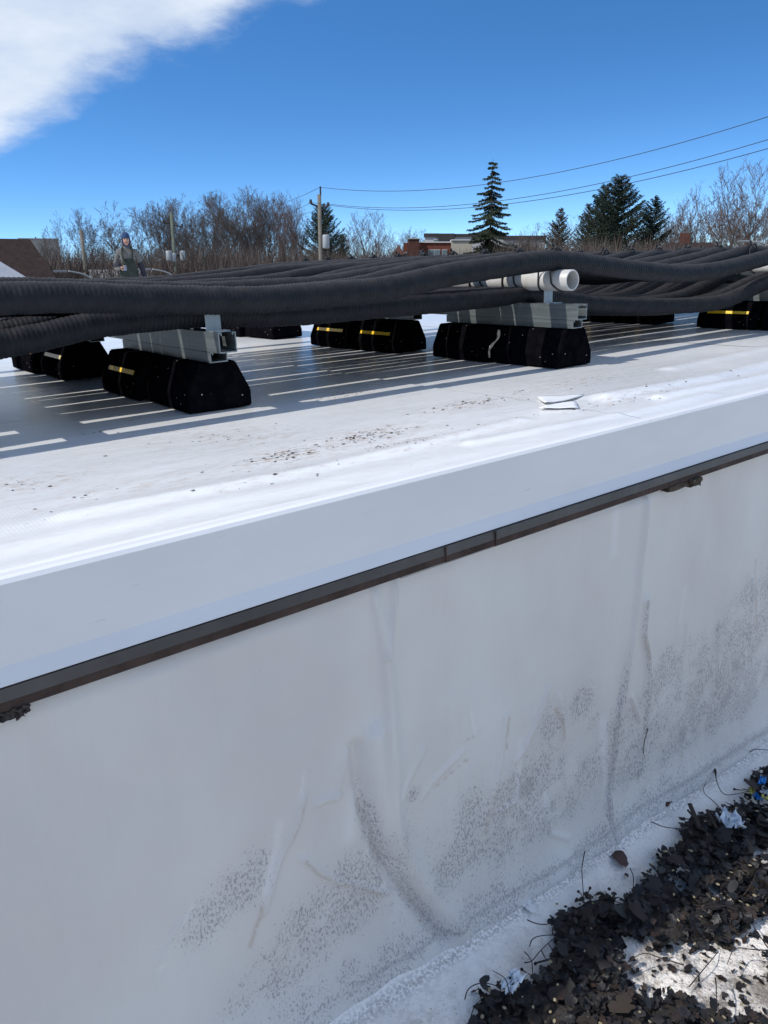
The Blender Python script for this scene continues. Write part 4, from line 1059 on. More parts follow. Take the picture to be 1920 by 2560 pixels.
# bare trees -----------------------------------------------------------------
def grow_tree(seed, levels, trunk_frac, n_main, spread, up, kids, wiggle, thin, length_decay=.72, ell=(.30, .62)):
    "ell: half-width and height share of the rounded crown envelope (in tree heights)"
    r = random.Random(seed); segs = []; blades = []
    def inside(q, k=1.0):
        z = q.z
        cz = 1 - ell[1] / 2
        return (q.x * q.x + q.y * q.y) / (ell[0] ** 2) + ((z - cz) / (ell[1] / 2)) ** 2 < k
    def branch(p, d, L, rad, lev):
        if lev == levels:
            w_ = r.uniform(.7, 1.2)
            q = p + (d + Vector((r.gauss(0, .15), r.gauss(0, .15), r.gauss(0, .1)))).normalized() * L * .5
            q2 = q + (d + Vector((r.gauss(0, .3), r.gauss(0, .3), r.gauss(0, .2) + .15 * up))).normalized() * L * .5
            if not inside(p, 1.15) and p.z > .3: return
            blades.append((p.copy(), q, q2, w_))
            for _z in range(2):
                m1 = p.lerp(q2, r.uniform(.15, .6)); dv = (q2 - p).normalized() + Vector((r.gauss(0, .55), r.gauss(0, .55), r.gauss(0, .45))); dv.normalize()
                blades.append((m1, m1 + dv * L * .3, m1 + dv * L * .55 + Vector((0, 0, L * .06 * up)), w_))
            return
        n = 5 if lev == 0 else (4 if lev <= 2 else 3)
        q = p.copy(); dd = d.copy(); r0 = rad
        for i in range(n):
            dd = (dd + Vector((r.gauss(0, wiggle), r.gauss(0, wiggle), r.gauss(0, wiggle) + up * .07 * (lev > 0)))).normalized()
            q2 = q + dd * (L / n); r1 = rad * (1 - (i + 1) / n * .40)
            segs.append((q.copy(), q2.copy(), r0, r1, lev)); r0 = r1; q = q2
            if lev > 1 and not inside(q, 1.12) and q.z > .3: L *= .5; break
            if lev > 0 and i < n - 1 and r.random() < .9:
                ax = Vector((r.gauss(0, 1), r.gauss(0, 1), r.gauss(0, 1))).cross(dd).normalized()
                nd = (Matrix.Rotation(r.uniform(.4, .95), 3, ax) @ dd + Vector((0, 0, up * .25))).normalized()
                branch(q, nd, L * length_decay * r.uniform(.55, .9), r1 * .55, lev + 1)
        k = n_main if lev == 0 else int(kids + r.random())
        for j in range(k):
            if lev == 0:
                a = j / k * 6.283 + r.uniform(-.4, .4); t = spread * r.uniform(.35, 1.2)
                nd = Vector((math.sin(t) * math.cos(a), math.sin(t) * math.sin(a), math.cos(t)))
                branch(q, nd, (1 - trunk_frac) * .42 * r.uniform(.85, 1.1), r0 * .6, 1)
            else:
                ax = Vector((r.gauss(0, 1), r.gauss(0, 1), r.gauss(0, 1))).cross(dd).normalized()
                nd = (Matrix.Rotation(r.uniform(.18, .55), 3, ax) @ dd + Vector((0, 0, up * .18))).normalized()
                branch(q, nd, L * length_decay * r.uniform(.75, 1.1), r0 * .68, lev + 1)
    branch(Vector((0, 0, 0)), Vector((0, 0, 1)), trunk_frac, .017, 0)
    zs = sorted(b[2].z for b in blades); zmax = zs[int(len(zs) * .995)]
    def build(sel, name):
        S = [s for s in segs if sel(s)]
        a = np.array([s[0][:] for s in S]) / zmax; b = np.array([s[1][:] for s in S]) / zmax
        ra = np.maximum(np.array([s[2] for s in S]), thin); rb_ = np.maximum(np.array([s[3] for s in S]), thin)
        d = b - a; d /= np.linalg.norm(d, axis=1)[:, None] + 1e-9
        rf = np.where(np.abs(d[:, 2:3]) > .9, [[1., 0, 0]], [[0, 0, 1.]]); s_ = np.cross(d, rf); s_ /= np.linalg.norm(s_, axis=1)[:, None]; u_ = np.cross(s_, d)
        k = 3 if name == 'crown' else 6
        th = np.arange(k) / k * 6.2832
        va = a[:, None] + ra[:, None, None] * (np.cos(th)[None, :, None] * s_[:, None] + np.sin(th)[None, :, None] * u_[:, None])
        vb = b[:, None] + rb_[:, None, None] * (np.cos(th)[None, :, None] * s_[:, None] + np.sin(th)[None, :, None] * u_[:, None])
        V_ = np.concatenate([va, vb], 1).reshape(-1, 3); base = (np.arange(len(S)) * 2 * k)[:, None]; j = np.arange(k)[None]
        F_ = np.stack([base + j, base + (j + 1) % k, base + k + (j + 1) % k, base + k + j], -1).reshape(-1, 4)
        if name == 'crown':
            A_ = np.array([x[0][:] for x in blades]) / zmax; B_ = np.array([x[1][:] for x in blades]) / zmax; C_ = np.array([x[2][:] for x in blades]) / zmax
            rr3 = np.random.default_rng(seed); sd_ = rr3.normal(size=A_.shape); dd_ = C_ - A_; sd_ -= (sd_ * dd_).sum(1)[:, None] * dd_ / ((dd_ ** 2).sum(1)[:, None] + 1e-9); sd_ /= np.linalg.norm(sd_, axis=1)[:, None]
            w3 = thin * 1.15
            V2 = np.stack([A_ - sd_ * w3, A_ + sd_ * w3, B_ + sd_ * w3 * .8, B_ - sd_ * w3 * .8, C_ + sd_ * w3 * .4, C_ - sd_ * w3 * .4], 1).reshape(-1, 3)
            i6 = (np.arange(len(A_)) * 6)[:, None] + len(V_)
            F2 = np.concatenate([i6 + np.array([[0, 1, 2, 3]]), i6 + np.array([[3, 2, 4, 5]])])
            V_ = np.vstack([V_, V2]); F_ = np.vstack([F_, F2])
        return np_mesh(name, V_, F_)
    return build(lambda s: s[4] <= 1, 'trunk'), build(lambda s: s[4] > 1, 'crown'), (len(segs), len(blades))
BT = {}
BT['round'] = [grow_tree(sd, 6, .22, 7, .85, .50, 2.10, .09, .00070, .72, (.31, .76)) for sd in (1, 4, 9)]
BT['vase'] = [grow_tree(sd, 6, .20, 6, .62, .75, 2.1, .09, .00070, .72, (.31, .80)) for sd in (12, 15)]
BT['upright'] = [grow_tree(sd, 5, .24, 5, .38, 1.15, 2.0, .08, .00075, .70, (.20, .86)) for sd in (21, 25)]
BT['open'] = [grow_tree(sd, 5, .26, 5, .62, .6, 1.7, .13, .0009, .74, (.34, .76)) for sd in (31, 36)]
print('tree sizes', {k_: [x[2] for x in v_] for k_, v_ in BT.items()})
for k_ in BT:
    for (a, b, c) in BT[k_]:
        a.materials.append(MT['bark'] if k_ != 'open' else MT['bark2']); b.materials.append(MT['twigs'] if k_ in ('round', 'vase') else MT['twigs2'])
def bare(u, vtop, D, kind, var, label, wide=1.0, rz=0.0):
    D = D * 1.75
    p = far(u, vtop, D); h = p[2] - GZ
    t = empty('bare_tree'); put_far(t, (p[0], p[1], GZ), rz); tag(t, label, 'tree', 'bare deciduous trees along the skyline')
    tr, cr, _ = BT[kind][var % len(BT[kind])]
    for nm, me_ in (('trunk', tr), ('crown', cr)):
        o = bpy.data.objects.new(nm, me_); COL.objects.link(o); o.parent = t; o.scale = (h * wide, h * wide, h)
    return t
bare(180, 525, 78, 'round', 0, 'rounded bare tree furthest left, behind the leftmost pole', 1.05, .3)
bare(300, 519, 80, 'round', 1, 'broad dome-shaped bare tree directly behind the standing man', 1.35, 1.2)
bare(418, 505, 76, 'vase', 0, 'bare tree behind the pole with three transformers', 1.1, 2.0)
bare(478, 500, 84, 'round', 2, 'dense twiggy bare tree right of the pole with three transformers', 1.1, 3.0)
bare(520, 497, 88, 'round', 0, 'hazy bare tree between the dense twiggy tree and the tallest fan-shaped one', 1.0, 4.4)
bare(575, 483, 78, 'vase', 1, 'tall fan-shaped bare tree, second from the left of the main pole', 1.2, .7)
bare(642, 478, 80, 'vase', 0, 'tallest broad bare tree just left of the upright narrow trees', 1.25, 5.1)
bare(610, 520, 95, 'round', 1, 'smaller bare tree filling the gap between two fan-shaped trees', 1.2, 2.2)
bare(718, 490, 74, 'upright', 0, 'narrow upright bare tree left of the wooden utility pole', 1.0, .4)
bare(745, 498, 76, 'upright', 1, 'narrow upright bare tree nearest the wooden utility pole', .95, 2.4)
bare(695, 512, 82, 'upright', 1, 'shorter upright bare tree at the left of the narrow pair', 1.0, 4.0)
bare(845, 555, 110, 'open', 0, 'small bare tree between the dark spruce and the pale fan tree', 1.0, 1.0)
bare(918, 528, 95, 'upright', 0, 'pale fan-shaped bare tree standing alone right of the utility pole', 1.55, 3.3)
bare(995, 566, 110, 'open', 1, 'crooked bare tree left of the red brick building', 1.1, 2.1)
bare(1040, 574, 130, 'round', 2, 'low bare tree behind the brick chimney', 1.1, 1.1)
bare(1350, 560, 90, 'round', 0, 'low bare tree left of the browned conifer', 1.0, .9)
bare(1425, 545, 95, 'open', 0, 'bare tree between the two browned conifers', 1.0, 3.9)
bare(1670, 510, 90, 'open', 1, 'sparse bare tree right of the dark conifers', .95, 5.5)
bare(1700, 530, 88, 'open', 0, 'thin bare tree behind the brown house', .8, 1.5)
bare(1765, 466, 76, 'upright', 1, 'slim bare tree with upswept limbs left of the tallest right-hand tree', 1.15, 1.0)
bare(1862, 405, 72, 'upright', 0, 'tallest bare tree at right with reddish upright twigs', 1.25, 2.8)
bare(1815, 500, 84, 'open', 1, 'bare tree between the two upright trees at right', 1.0, .2)
bare(1925, 470, 78, 'open', 0, 'bare tree leaning in at the right picture edge', 1.0, 2.6)
bare(1895, 520, 92, 'vase', 1, 'low bare tree behind the street lamp at right', 1.0, 3.6)
bare(1745, 545, 97, 'round', 2, 'low bare tree under the slim upright one', 1.1, 3.1)
bare(120, 590, 100, 'round', 1, 'low bare tree between grey apartment block and the round tree', .9, 2.3)

# thicket
def thicket(name, u0, u1, vt, D0, D1, n, m, label, seed, hv=1.0):
    r = np.random.default_rng(seed); vs, fs = [], []
    for _ in range(n):
        u = r.uniform(u0, u1); D = r.uniform(D0, D1); top = vt(u) + r.normal() * 14
        p = far(u, top, D); b = np.array([p[0], p[1], GZ])
        h = (p[2] - GZ)
        for _k in range(8):
            st = b + np.array([r.normal() * .5, r.normal() * .5, h * r.uniform(.15, .75)])
            L = h * r.uniform(.18, .42); d = np.array([r.normal() * .35, r.normal() * .35, 1.0]); d /= np.linalg.norm(d)
            e = st + d * L; e[2] = min(e[2], p[2] + .1)
            w_ = r.uniform(.018, .045); a = r.uniform(0, 3.14); s_ = np.array([math.cos(a), math.sin(a), 0]) * w_
            i0 = len(vs); vs += [st - s_, st + s_, e]; fs.append((i0, i0 + 1, i0 + 2))
    o = link(name, np_mesh(name, vs, fs), m, kind='stuff'); put_far(o, (0, 0, 0)); tag(o, label, 'bushes'); return o
thicket('brush_thicket', -60, 790, lambda u: np.interp(u, [-60, 0, 100, 200, 330, 480, 640, 790], [650, 650, 636, 622, 628, 610, 612, 616]), 62, 110, 3600, MT['brush'], 'brown brushwood massed below the left row of bare trees', 5)
thicket('brush_thicket', 780, 1330, lambda u: np.interp(u, [780, 860, 960, 1020, 1180, 1250, 1330], [632, 630, 622, 640, 632, 612, 603]), 96, 125, 3200, MT['brush'], 'low brush around the red brick building', 6)
thicket('brush_thicket', 1270, 1980, lambda u: np.interp(u, [1270, 1330, 1450, 1600, 1700, 1780, 1980], [602, 598, 600, 606, 606, 622, 628]), 66, 110, 3200, MT['brush'], 'brown brush below the right-hand conifers and trees', 7)

# conifers -------------------------------------------------------------------
def conifer_mesh(seed, whorls, rbase, sparse, droop, dens, cone=1.0, bare_low=.06, jag=.35):
    r = np.random.default_rng(seed); vs, fs = [], []; bs = []
    lean = r.uniform(0, 6.28)
    for w_ in range(whorls):
        t = bare_low + (1 - bare_low) * (w_ / whorls) ** .95
        R = rbase * ((1 - t) ** cone) + .006
        nb = int(r.integers(5, 8)) if sparse else int(r.integers(7, 11))
        for b in range(nb):
            a = r.uniform(0, 6.283); L = R * r.uniform(1 - jag, 1.08)
            if L < .006: L = .006
            n = max(3, int(L / .011)); pts = []; t0 = t + r.normal() * (.004 if sparse else .010)
            for i in range(n + 1):
                s = i / n; x = L * s
                z = t0 + (L * (-droop * 1.5 * s * (1 - .55 * s)) if sparse else L * (.25 * s + .35 * s * s * (1 if t > .5 else .4)))
                pts.append(np.array([x * math.cos(a), x * math.sin(a), z]))
            bs.append(pts)
            out = np.array([math.cos(a), math.sin(a), 0.0]); sd_ = np.array([-math.sin(a), math.cos(a), 0.0])
            for i in range(1, n + 1):
                p = pts[i]; fr = i / n
                for _ in range(dens):
                    q = p + sd_ * r.normal() * .30 * L * (1 - fr) * fr * 2 + out * r.normal() * .005
                    if sparse: d1_ = out * r.uniform(.1, 1) + sd_ * r.normal() * .5 + np.array([0, 0, -r.uniform(.2, 1.3)])
                    else: d1_ = out * r.uniform(.3, 1.1) + sd_ * r.normal() * .6 + np.array([0, 0, r.uniform(-.5, .55)])
                    d1_ /= np.linalg.norm(d1_); rv = r.normal(size=3); d2_ = np.cross(d1_, rv); d2_ /= np.linalg.norm(d2_)
                    sz = r.uniform(.010, .022); i0 = len(vs); vs += [q - d2_ * sz * .20, q + d2_ * sz * .20, q + d1_ * sz]; fs.append((i0, i0 + 1, i0 + 2))
    cr = np_mesh('crown', vs, fs)
    tv = np.array([(0, 0, 0), (0, 0, .5), (0, 0, .99)]); tr = tube_mesh('trunk', tv, np.array([.014, .008, .001]), 7)
    bv, bf = [], []
    for pts in bs:
        for p, q in zip(pts[:-1], pts[1:]):
            i0 = len(bv); w2 = .0010; bv += [p + [0, 0, w2], p - [0, 0, w2], q - [0, 0, w2], q + [0, 0, w2]]; bf.append((i0, i0 + 1, i0 + 2, i0 + 3))
    br_ = np_mesh('limbs', bv, bf)
    print('conifer', len(fs))
    return tr, cr, br_
CM_ = {'spruce': conifer_mesh(3, 31, .33, True, .42, 15, .82, .10, .42), 'dense': conifer_mesh(5, 42, .44, False, .25, 8, .66, .06, .30), 'fir': conifer_mesh(8, 36, .38, False, .30, 8, .70, .06, .35),
       'small': conifer_mesh(11, 32, .38, False, .35, 8, .80, .06, .4)}
def conifer(u, vtop, D, kind, m, label, wide=1.0, rz=0.0):
    D = D * 1.6
    p = far(u, vtop, D); h = p[2] - GZ; t = empty('conifer_tree'); put_far(t, (p[0], p[1], GZ), rz); tag(t, label, 'conifer', 'conifers along the skyline')
    for nm, me_, mm in zip(('trunk', 'crown', 'limbs'), CM_[kind], (MT['bark2'], m, MT['bark2'])):
        if not me_.materials: me_.materials.append(mm)
        o = bpy.data.objects.new(nm, me_); COL.objects.link(o); o.parent = t; o.scale = (h * wide, h * wide, h)
        if nm == 'crown': o.material_slots[0].link = 'OBJECT'; o.material_slots[0].material = m
    return t
conifer(1233, 393, 62, 'spruce', MT['needle'], 'tall sparse spruce with drooping tiers, the tallest conifer in the centre', .92, .5)
conifer(806, 512, 80, 'dense', MT['needle'], 'dark spruce directly behind the wooden utility pole', .85, 1.0)
conifer(855, 585, 84, 'small', MT['needle'], 'short dark conifer right of the one behind the pole', .75, 2.0)
conifer(1402, 520, 84, 'small', MT['needlebr'], 'pointed brownish conifer, leftmost of the right-hand group', .85, .4)
conifer(1475, 508, 84, 'small', MT['needlebr'], 'shaggy browned conifer second from left in the right-hand group', .90, 2.9)
conifer(1552, 440, 74, 'dense', MT['needle2'], 'largest dark conifer, a broad mass crossed by two wires', .98, 2.2)
conifer(1515, 462, 77, 'fir', MT['needle2'], 'left shoulder top of the big dark conifer clump', .8, 3.8)
conifer(1638, 492, 76, 'fir', MT['needle2'], 'dark conifer with a ragged flat top, right of the largest', .92, 1.4)

# utility poles, wires -------------------------------------------------------------
def upole(u, vtop, D, r, m, label, trans, arms, spike=None):
    p = far(u, vtop, D); h = p[2] - GZ; t = empty('utility_pole'); put_far(t, (p[0], p[1], GZ)); tag(t, label, 'utility pole')
    o = link('shaft', tube_mesh('shaft', [(0, 0, 0), (0, 0, h * .5), (0, 0, h)], np.array([r * 1.25, r * 1.1, r]), 12), m, t, smooth=True)
    dr = np.array([p[0], p[1]]) / math.hypot(p[0], p[1]); rt = np.array([dr[1], -dr[0]])
    px = D / FPX
    for (du, dv, wpx, hpx) in trans:
        c = rt * du * px; z = h - dv * px; R_2, H2 = wpx * px / 2, hpx * px
        pr_ = [(0, 0, z - H2 / 2), (0, 0, z - H2 * .42), (0, 0, z + H2 * .40), (0, 0, z + H2 * .5)]
        P_ = [(c[0] + a[0], c[1] + a[1], a[2]) for a in pr_]
        tr = link('transformer', tube_mesh('transformer', P_, np.array([R_2 * .9, R_2, R_2, R_2 * .8]), 16), MT['trans'], t, smooth=True)
        for q in (-.4, .4):
            bq = [(c[0] + rt[0] * q * R_2, c[1] + rt[1] * q * R_2, z + H2 * .5), (c[0] + rt[0] * q * R_2, c[1] + rt[1] * q * R_2, z + H2 * .72)]
            link('bushing', tube_mesh('bushing', bq, .05, 6), MT['wire'], tr)
        hg = [(c[0] * .15, c[1] * .15, z), (c[0], c[1], z)]
        link('hanger', tube_mesh('hanger', hg, .05, 6), MT['wire'], tr)
    for (du0, dv0, du1, dv1, rr2) in arms:
        a = (rt[0] * du0 * px, rt[1] * du0 * px, h - dv0 * px); b = (rt[0] * du1 * px, rt[1] * du1 * px, h - dv1 * px)
        ar = link('arm', tube_mesh('arm', [a, b], rr2, 8), MT['wire'], t)
        link('insulator', tube_mesh('insulator', [b, (b[0], b[1], b[2] + .22)], np.array([.10, .06]), 8), MT['darkclad'], ar)
    if spike:
        link('top_pin', tube_mesh('top_pin', [(rt[0] * spike[0] * px, rt[1] * spike[0] * px, h - 3 * px), (rt[0] * spike[0] * px, rt[1] * spike[0] * px, h + spike[1] * px)], .045, 6), MT['wire'], t)
    return p
DP = 46.0
upole(798, 486, DP, .105, MT['pole'], 'wooden utility pole with one grey transformer, wires running right', [(13, 103, 17, 31)], [(0, 27, -20, 20, .05), (0, 32, 20, 26, .045)], (3, 17))
upole(428, 532, 64, .115, MT['polegreen'], 'greenish utility pole hung with three small transformers', [(-12, 92, 14, 22), (-2, 96, 12, 20), (18, 92, 12, 22)], [(0, 22, -18, 22, .04), (0, 26, 22, 30, .04)])
upole(202, 574, 66, .125, MT['pole'], 'bare weathered pole at left without transformers', [], [])
def wire(pts, label, sag=0.0, r=.012, name='power_line', n=60):
    P_ = []
    A_ = [far(*p) for p in pts]
    for (a, b), sg in zip(zip(A_[:-1], A_[1:]), (sag if isinstance(sag, (list, tuple)) else [sag] * (len(A_) - 1))):
        for t in np.linspace(0, 1, n, endpoint=False):
            q = a * (1 - t) + b * t; q = q.copy(); q[2] -= 4 * sg * t * (1 - t); P_.append(q)
    P_.append(A_[-1])
    o = link(name, tube_mesh(name, P_, r, 5), MT['wire']); put_far(o, (0, 0, 0)); tag(o, label, 'wire', 'overhead power lines'); return o
wire([(800, 468, DP), (1960, 279, 30)], 'topmost power line running from the wooden pole to the right edge', .98)
wire([(820, 510, DP), (1960, 337, 30)], 'middle power line crossing the dark conifers to the right edge', .93)
wire([(778, 506, DP), (1960, 360, 29)], 'lowest power line from the wooden pole to the right edge', 1.02)
wire([(800, 468, DP), (640, 520, 75)], 'power line leaving the wooden pole top to the left', .25)
wire([(778, 506, DP), (640, 556, 76)], 'lower power line leaving the wooden pole to the left', .2)
wire([(452, 562, 64), (580, 566, 70), (778, 530, DP)], 'thin service wire from the green pole across the bare trees', .1, .009)

# houses and buildings ---------------------------------------------------------
def frame_at(u, D):
    p = far(u, 657, D); d = np.array([p[0], p[1]]) / math.hypot(p[0], p[1]); return p, d, np.array([d[1], -d[0]])
def building(name, u, D, label, cat='building', yaw=0.0):
    p, d, rt = frame_at(u, D); e = empty(name); ang = math.atan2(rt[1], rt[0]) + yaw
    put_far(e, (p[0], p[1], 0), ang); tag(e, label, cat); return e
def zof(v, D): return far(960, v, D)[2]
def bpart(name, e, D, u_c, u0, u1, v0, v1, depth, m, y=0.0, **k):
    "box spanning picture columns u0..u1 and rows v0..v1 at distance D, local x = right, y = away"
    px = D / FPX * 1.03; x0, x1 = (u0 - u_c) * px, (u1 - u_c) * px; z1, z0 = zof(v0, D), zof(v1, D)
    return box(name, ((x0 + x1) / 2, y + depth / 2, (z0 + z1) / 2), (x1 - x0, depth, z1 - z0), m, e, **k)
def windows(e, D, u_c, lst, proud, glass=None):
    for (u0, u1, v0, v1) in lst:
        f = bpart('window', e, D, u_c, u0, u1, v0, v1, .12, MT['wframe'], proud)
        px = D / FPX * 1.03; nmid = 2
        for q in range(nmid):
            a = u0 + (u1 - u0) * (q + .08) / nmid; b = u0 + (u1 - u0) * (q + .92) / nmid
            x0, x1 = (a - u_c) * px, (b - u_c) * px; z1, z0 = zof(v0 + 1.0, D), zof(v1 - 1.0, D)
            box('pane', ((x0 + x1) / 2, proud - .03, (z0 + z1) / 2), (x1 - x0, .05, z1 - z0), MT['glass'], f)
# red brick building
Db = 120; b = building('brick_building', 1100, Db, 'red brick building with beige end wall and tall brick chimney left of the spruce')
bpart('brick_wall', b, Db, 1100, 1015, 1124, 607, 760, 12, MT['brick'])
bpart('beige_wall', b, Db, 1100, 1124.2, 1172, 602, 760, 11, MT['stucco'], -1.0)
bpart('coping', b, Db, 1100, 1050, 1126, 604.2, 606.8, 12.4, MT['wframe'], -.2)
bpart('coping', b, Db, 1100, 1123.5, 1173, 599.5, 601.8, 11.4, MT['wframe'], -1.2)
ch = bpart('chimney', b, Db, 1100, 1027, 1052, 599, 760, 1.6, MT['brickd'], -2.2)
c2_ = bpart('chimney_cap', b, Db, 1100, 1025.5, 1053.5, 596.5, 598.8, 1.9, MT['greyplate'], -2.35); c2_.parent = ch
windows(b, Db, 1100, [(1051, 1061, 626, 640), (1072, 1100, 624, 640), (1104, 1116, 624, 640), (1018, 1025, 630, 641)], -.12)
# large flat-roofed block behind
Dg = 165; g2 = building('flat_roofed_block', 1200, Dg, 'large flat-roofed block with dark upper storey behind the spruce')
bpart('lower_wall', g2, Dg, 1200, 1072, 1345, 592, 760, 25, MT['paleg'])
bpart('upper_storey', g2, Dg, 1200, 1104, 1140, 584, 606, 22, MT['darkclad'], -.5)
bpart('upper_storey', g2, Dg, 1200, 1070, 1104, 583.5, 592, 22, MT['darkclad'], -.3)
bpart('upper_storey', g2, Dg, 1200, 1140, 1250, 585, 592, 22, MT['darkclad'], -.3)
bpart('upper_storey', g2, Dg, 1200, 1250, 1346, 590, 600, 22, MT['darkclad'], -.3)
windows(g2, Dg, 1200, [(1092, 1101, 598, 604), (1180, 1190, 596, 604), (1262, 1272, 604, 612), (1290, 1300, 604, 612)], -.12)
# grey apartment block, far left
Da = 190; a2 = building('apartment_block', 108, Da, 'weathered grey apartment block far off behind the brown roof')
bpart('wall', a2, Da, 108, 66, 144, 603, 760, 20, MT['siding'])
bpart('parapet', a2, Da, 108, 65, 145, 600.5, 602.8, 20.4, MT['paleg'], -.2)
bpart('roof_vent', a2, Da, 108, 98, 101, 596.5, 600.4, 1, MT['darkclad'], 4)
windows(a2, Da, 108, [(88, 92, 611, 616), (106, 110, 611, 616), (90, 94, 625, 631), (108, 112, 625, 631), (75, 79, 611, 616), (126, 130, 611, 616), (126, 130, 625, 631), (75, 79, 625, 631)], -.12)
# houses with pitched roofs
def house(u, D, label, u0, u1, v_ridge, v_eave, inset0, inset1, mr_, mw, depth=8.0, tiles=0, name='house'):
    e = building(name, u, D, label, 'house'); px = D / FPX * 1.03
    x0, x1 = (u0 - u) * px, (u1 - u) * px; zr, ze = zof(v_ridge, D), zof(v_eave, D)
    box('wall', ((x0 + x1) / 2, depth / 2, (ze + GZ) / 2 - .05), (x1 - x0 - .6, depth - .6, ze - GZ), mw, e)
    bm = bmesh.new(); V_ = [bm.verts.new(q) for q in ((x0, 0, ze), (x1, 0, ze), (x1, depth, ze), (x0, depth, ze), (x0 + inset0 * px, depth / 2, zr), (x1 - inset1 * px, depth / 2, zr))]
    for f in ((0, 1, 5, 4), (1, 2, 5), (2, 3, 4, 5), (3, 0, 4), (3, 2, 1, 0)): bm.faces.new([V_[i] for i in f])
    rf = link('roof', bm_mesh('roof', bm), mr_, e)
    windows(e, D, u, [(u0 + (u1 - u0) * .3, u0 + (u1 - u0) * .3 + 60 / D * 8, v_eave + 60, v_eave + 60 + 70 / D * 9)], .15)
    return e, rf, px, x0, x1, zr
house(-10, 58, 'large dark brown roof with steep hipped end at the left picture edge', -260, 104, 598, 694, 60, 38, MT['roofbrown'], MT['siding'], 9, name='house')
e, rf, px, x0, x1, zr = house(-60, 44, 'house corner with pale frosted sloping roof at the lower left edge', -150, 34, 640, 692, 60, 62, MT['snowroof'], MT['siding'], 8)
e, rf, px, x0, x1, zr = house(300, 70, 'house with mottled grey roof and red brick chimney behind the man', 222, 372, 674, 700, 3, 3, MT['roofgrey'], MT['siding'], 8)
cz = zof(658, 70); box('chimney', ((283 - 300) * px, 4.2, cz - 1.2), (.48, .5, 2.4), MT['brickd'], rf)
house(520, 82, 'dark blue-grey hipped roof right of the transformer pole', 462, 600, 664, 684, 14, 40, MT['roofdark'], MT['siding'], 9)
e, rf, px, x0, x1, zr = house(1712, 86, 'brown house with square chimney right of the conifers', 1655, 1792, 607, 628, 10, 30, MT['roofbrown'], MT['brickd'], 9)
box('chimney', ((1706 - 1712) * px, 4.2, zof(589, 86) - 1.0), (1.0, .9, 2.4), MT['brickd'], rf)
e, rf, px, x0, x1, zr = house(1790, 90, 'low brown gabled house under the slim bare tree', 1768, 1830, 631, 645, 6, 6, MT['brickd'], MT['brickd'], 7)
house(995, 118, 'pointed brown gable roof left of the brick chimney', 980, 1012, 613, 636, 16, 15, MT['brickd'], MT['brickd'], 7)
# street lamps
def lamp(u, v, D, sgn, label):
    px = D / FPX; p = far(u, v, D); e = empty('street_lamp'); _, d, rt = frame_at(u, D); put_far(e, (p[0], p[1], GZ), math.atan2(rt[1], rt[0])); tag(e, label, 'street lamp')
    h = p[2] - GZ
    P_ = smooth_path([(sgn * 2.0, 0, 0), (sgn * 2.0, 0, h - 1.6), (sgn * 1.75, 0, h - .75), (sgn * 1.1, 0, h - .22), (sgn * .2, 0, h)], 30)
    link('post', tube_mesh('post', P_, np.linspace(.085, .045, 30), 8), MT['lamp'], e, smooth=True)
    bm = bmesh.new(); add_box(bm, (-sgn * .25, 0, h), (.85, .28, .13), None, .05); link('lamp_head', bm_mesh('lamp_head', bm), MT['lamp'], e)
lamp(162, 678, 52, 1, 'street lamp with curved arm, left of the man')
lamp(372, 673, 52, 1, 'street lamp with curved arm just right of the man')
lamp(1872, 603, 60, 1, 'street lamp head in front of the bare trees at the right')

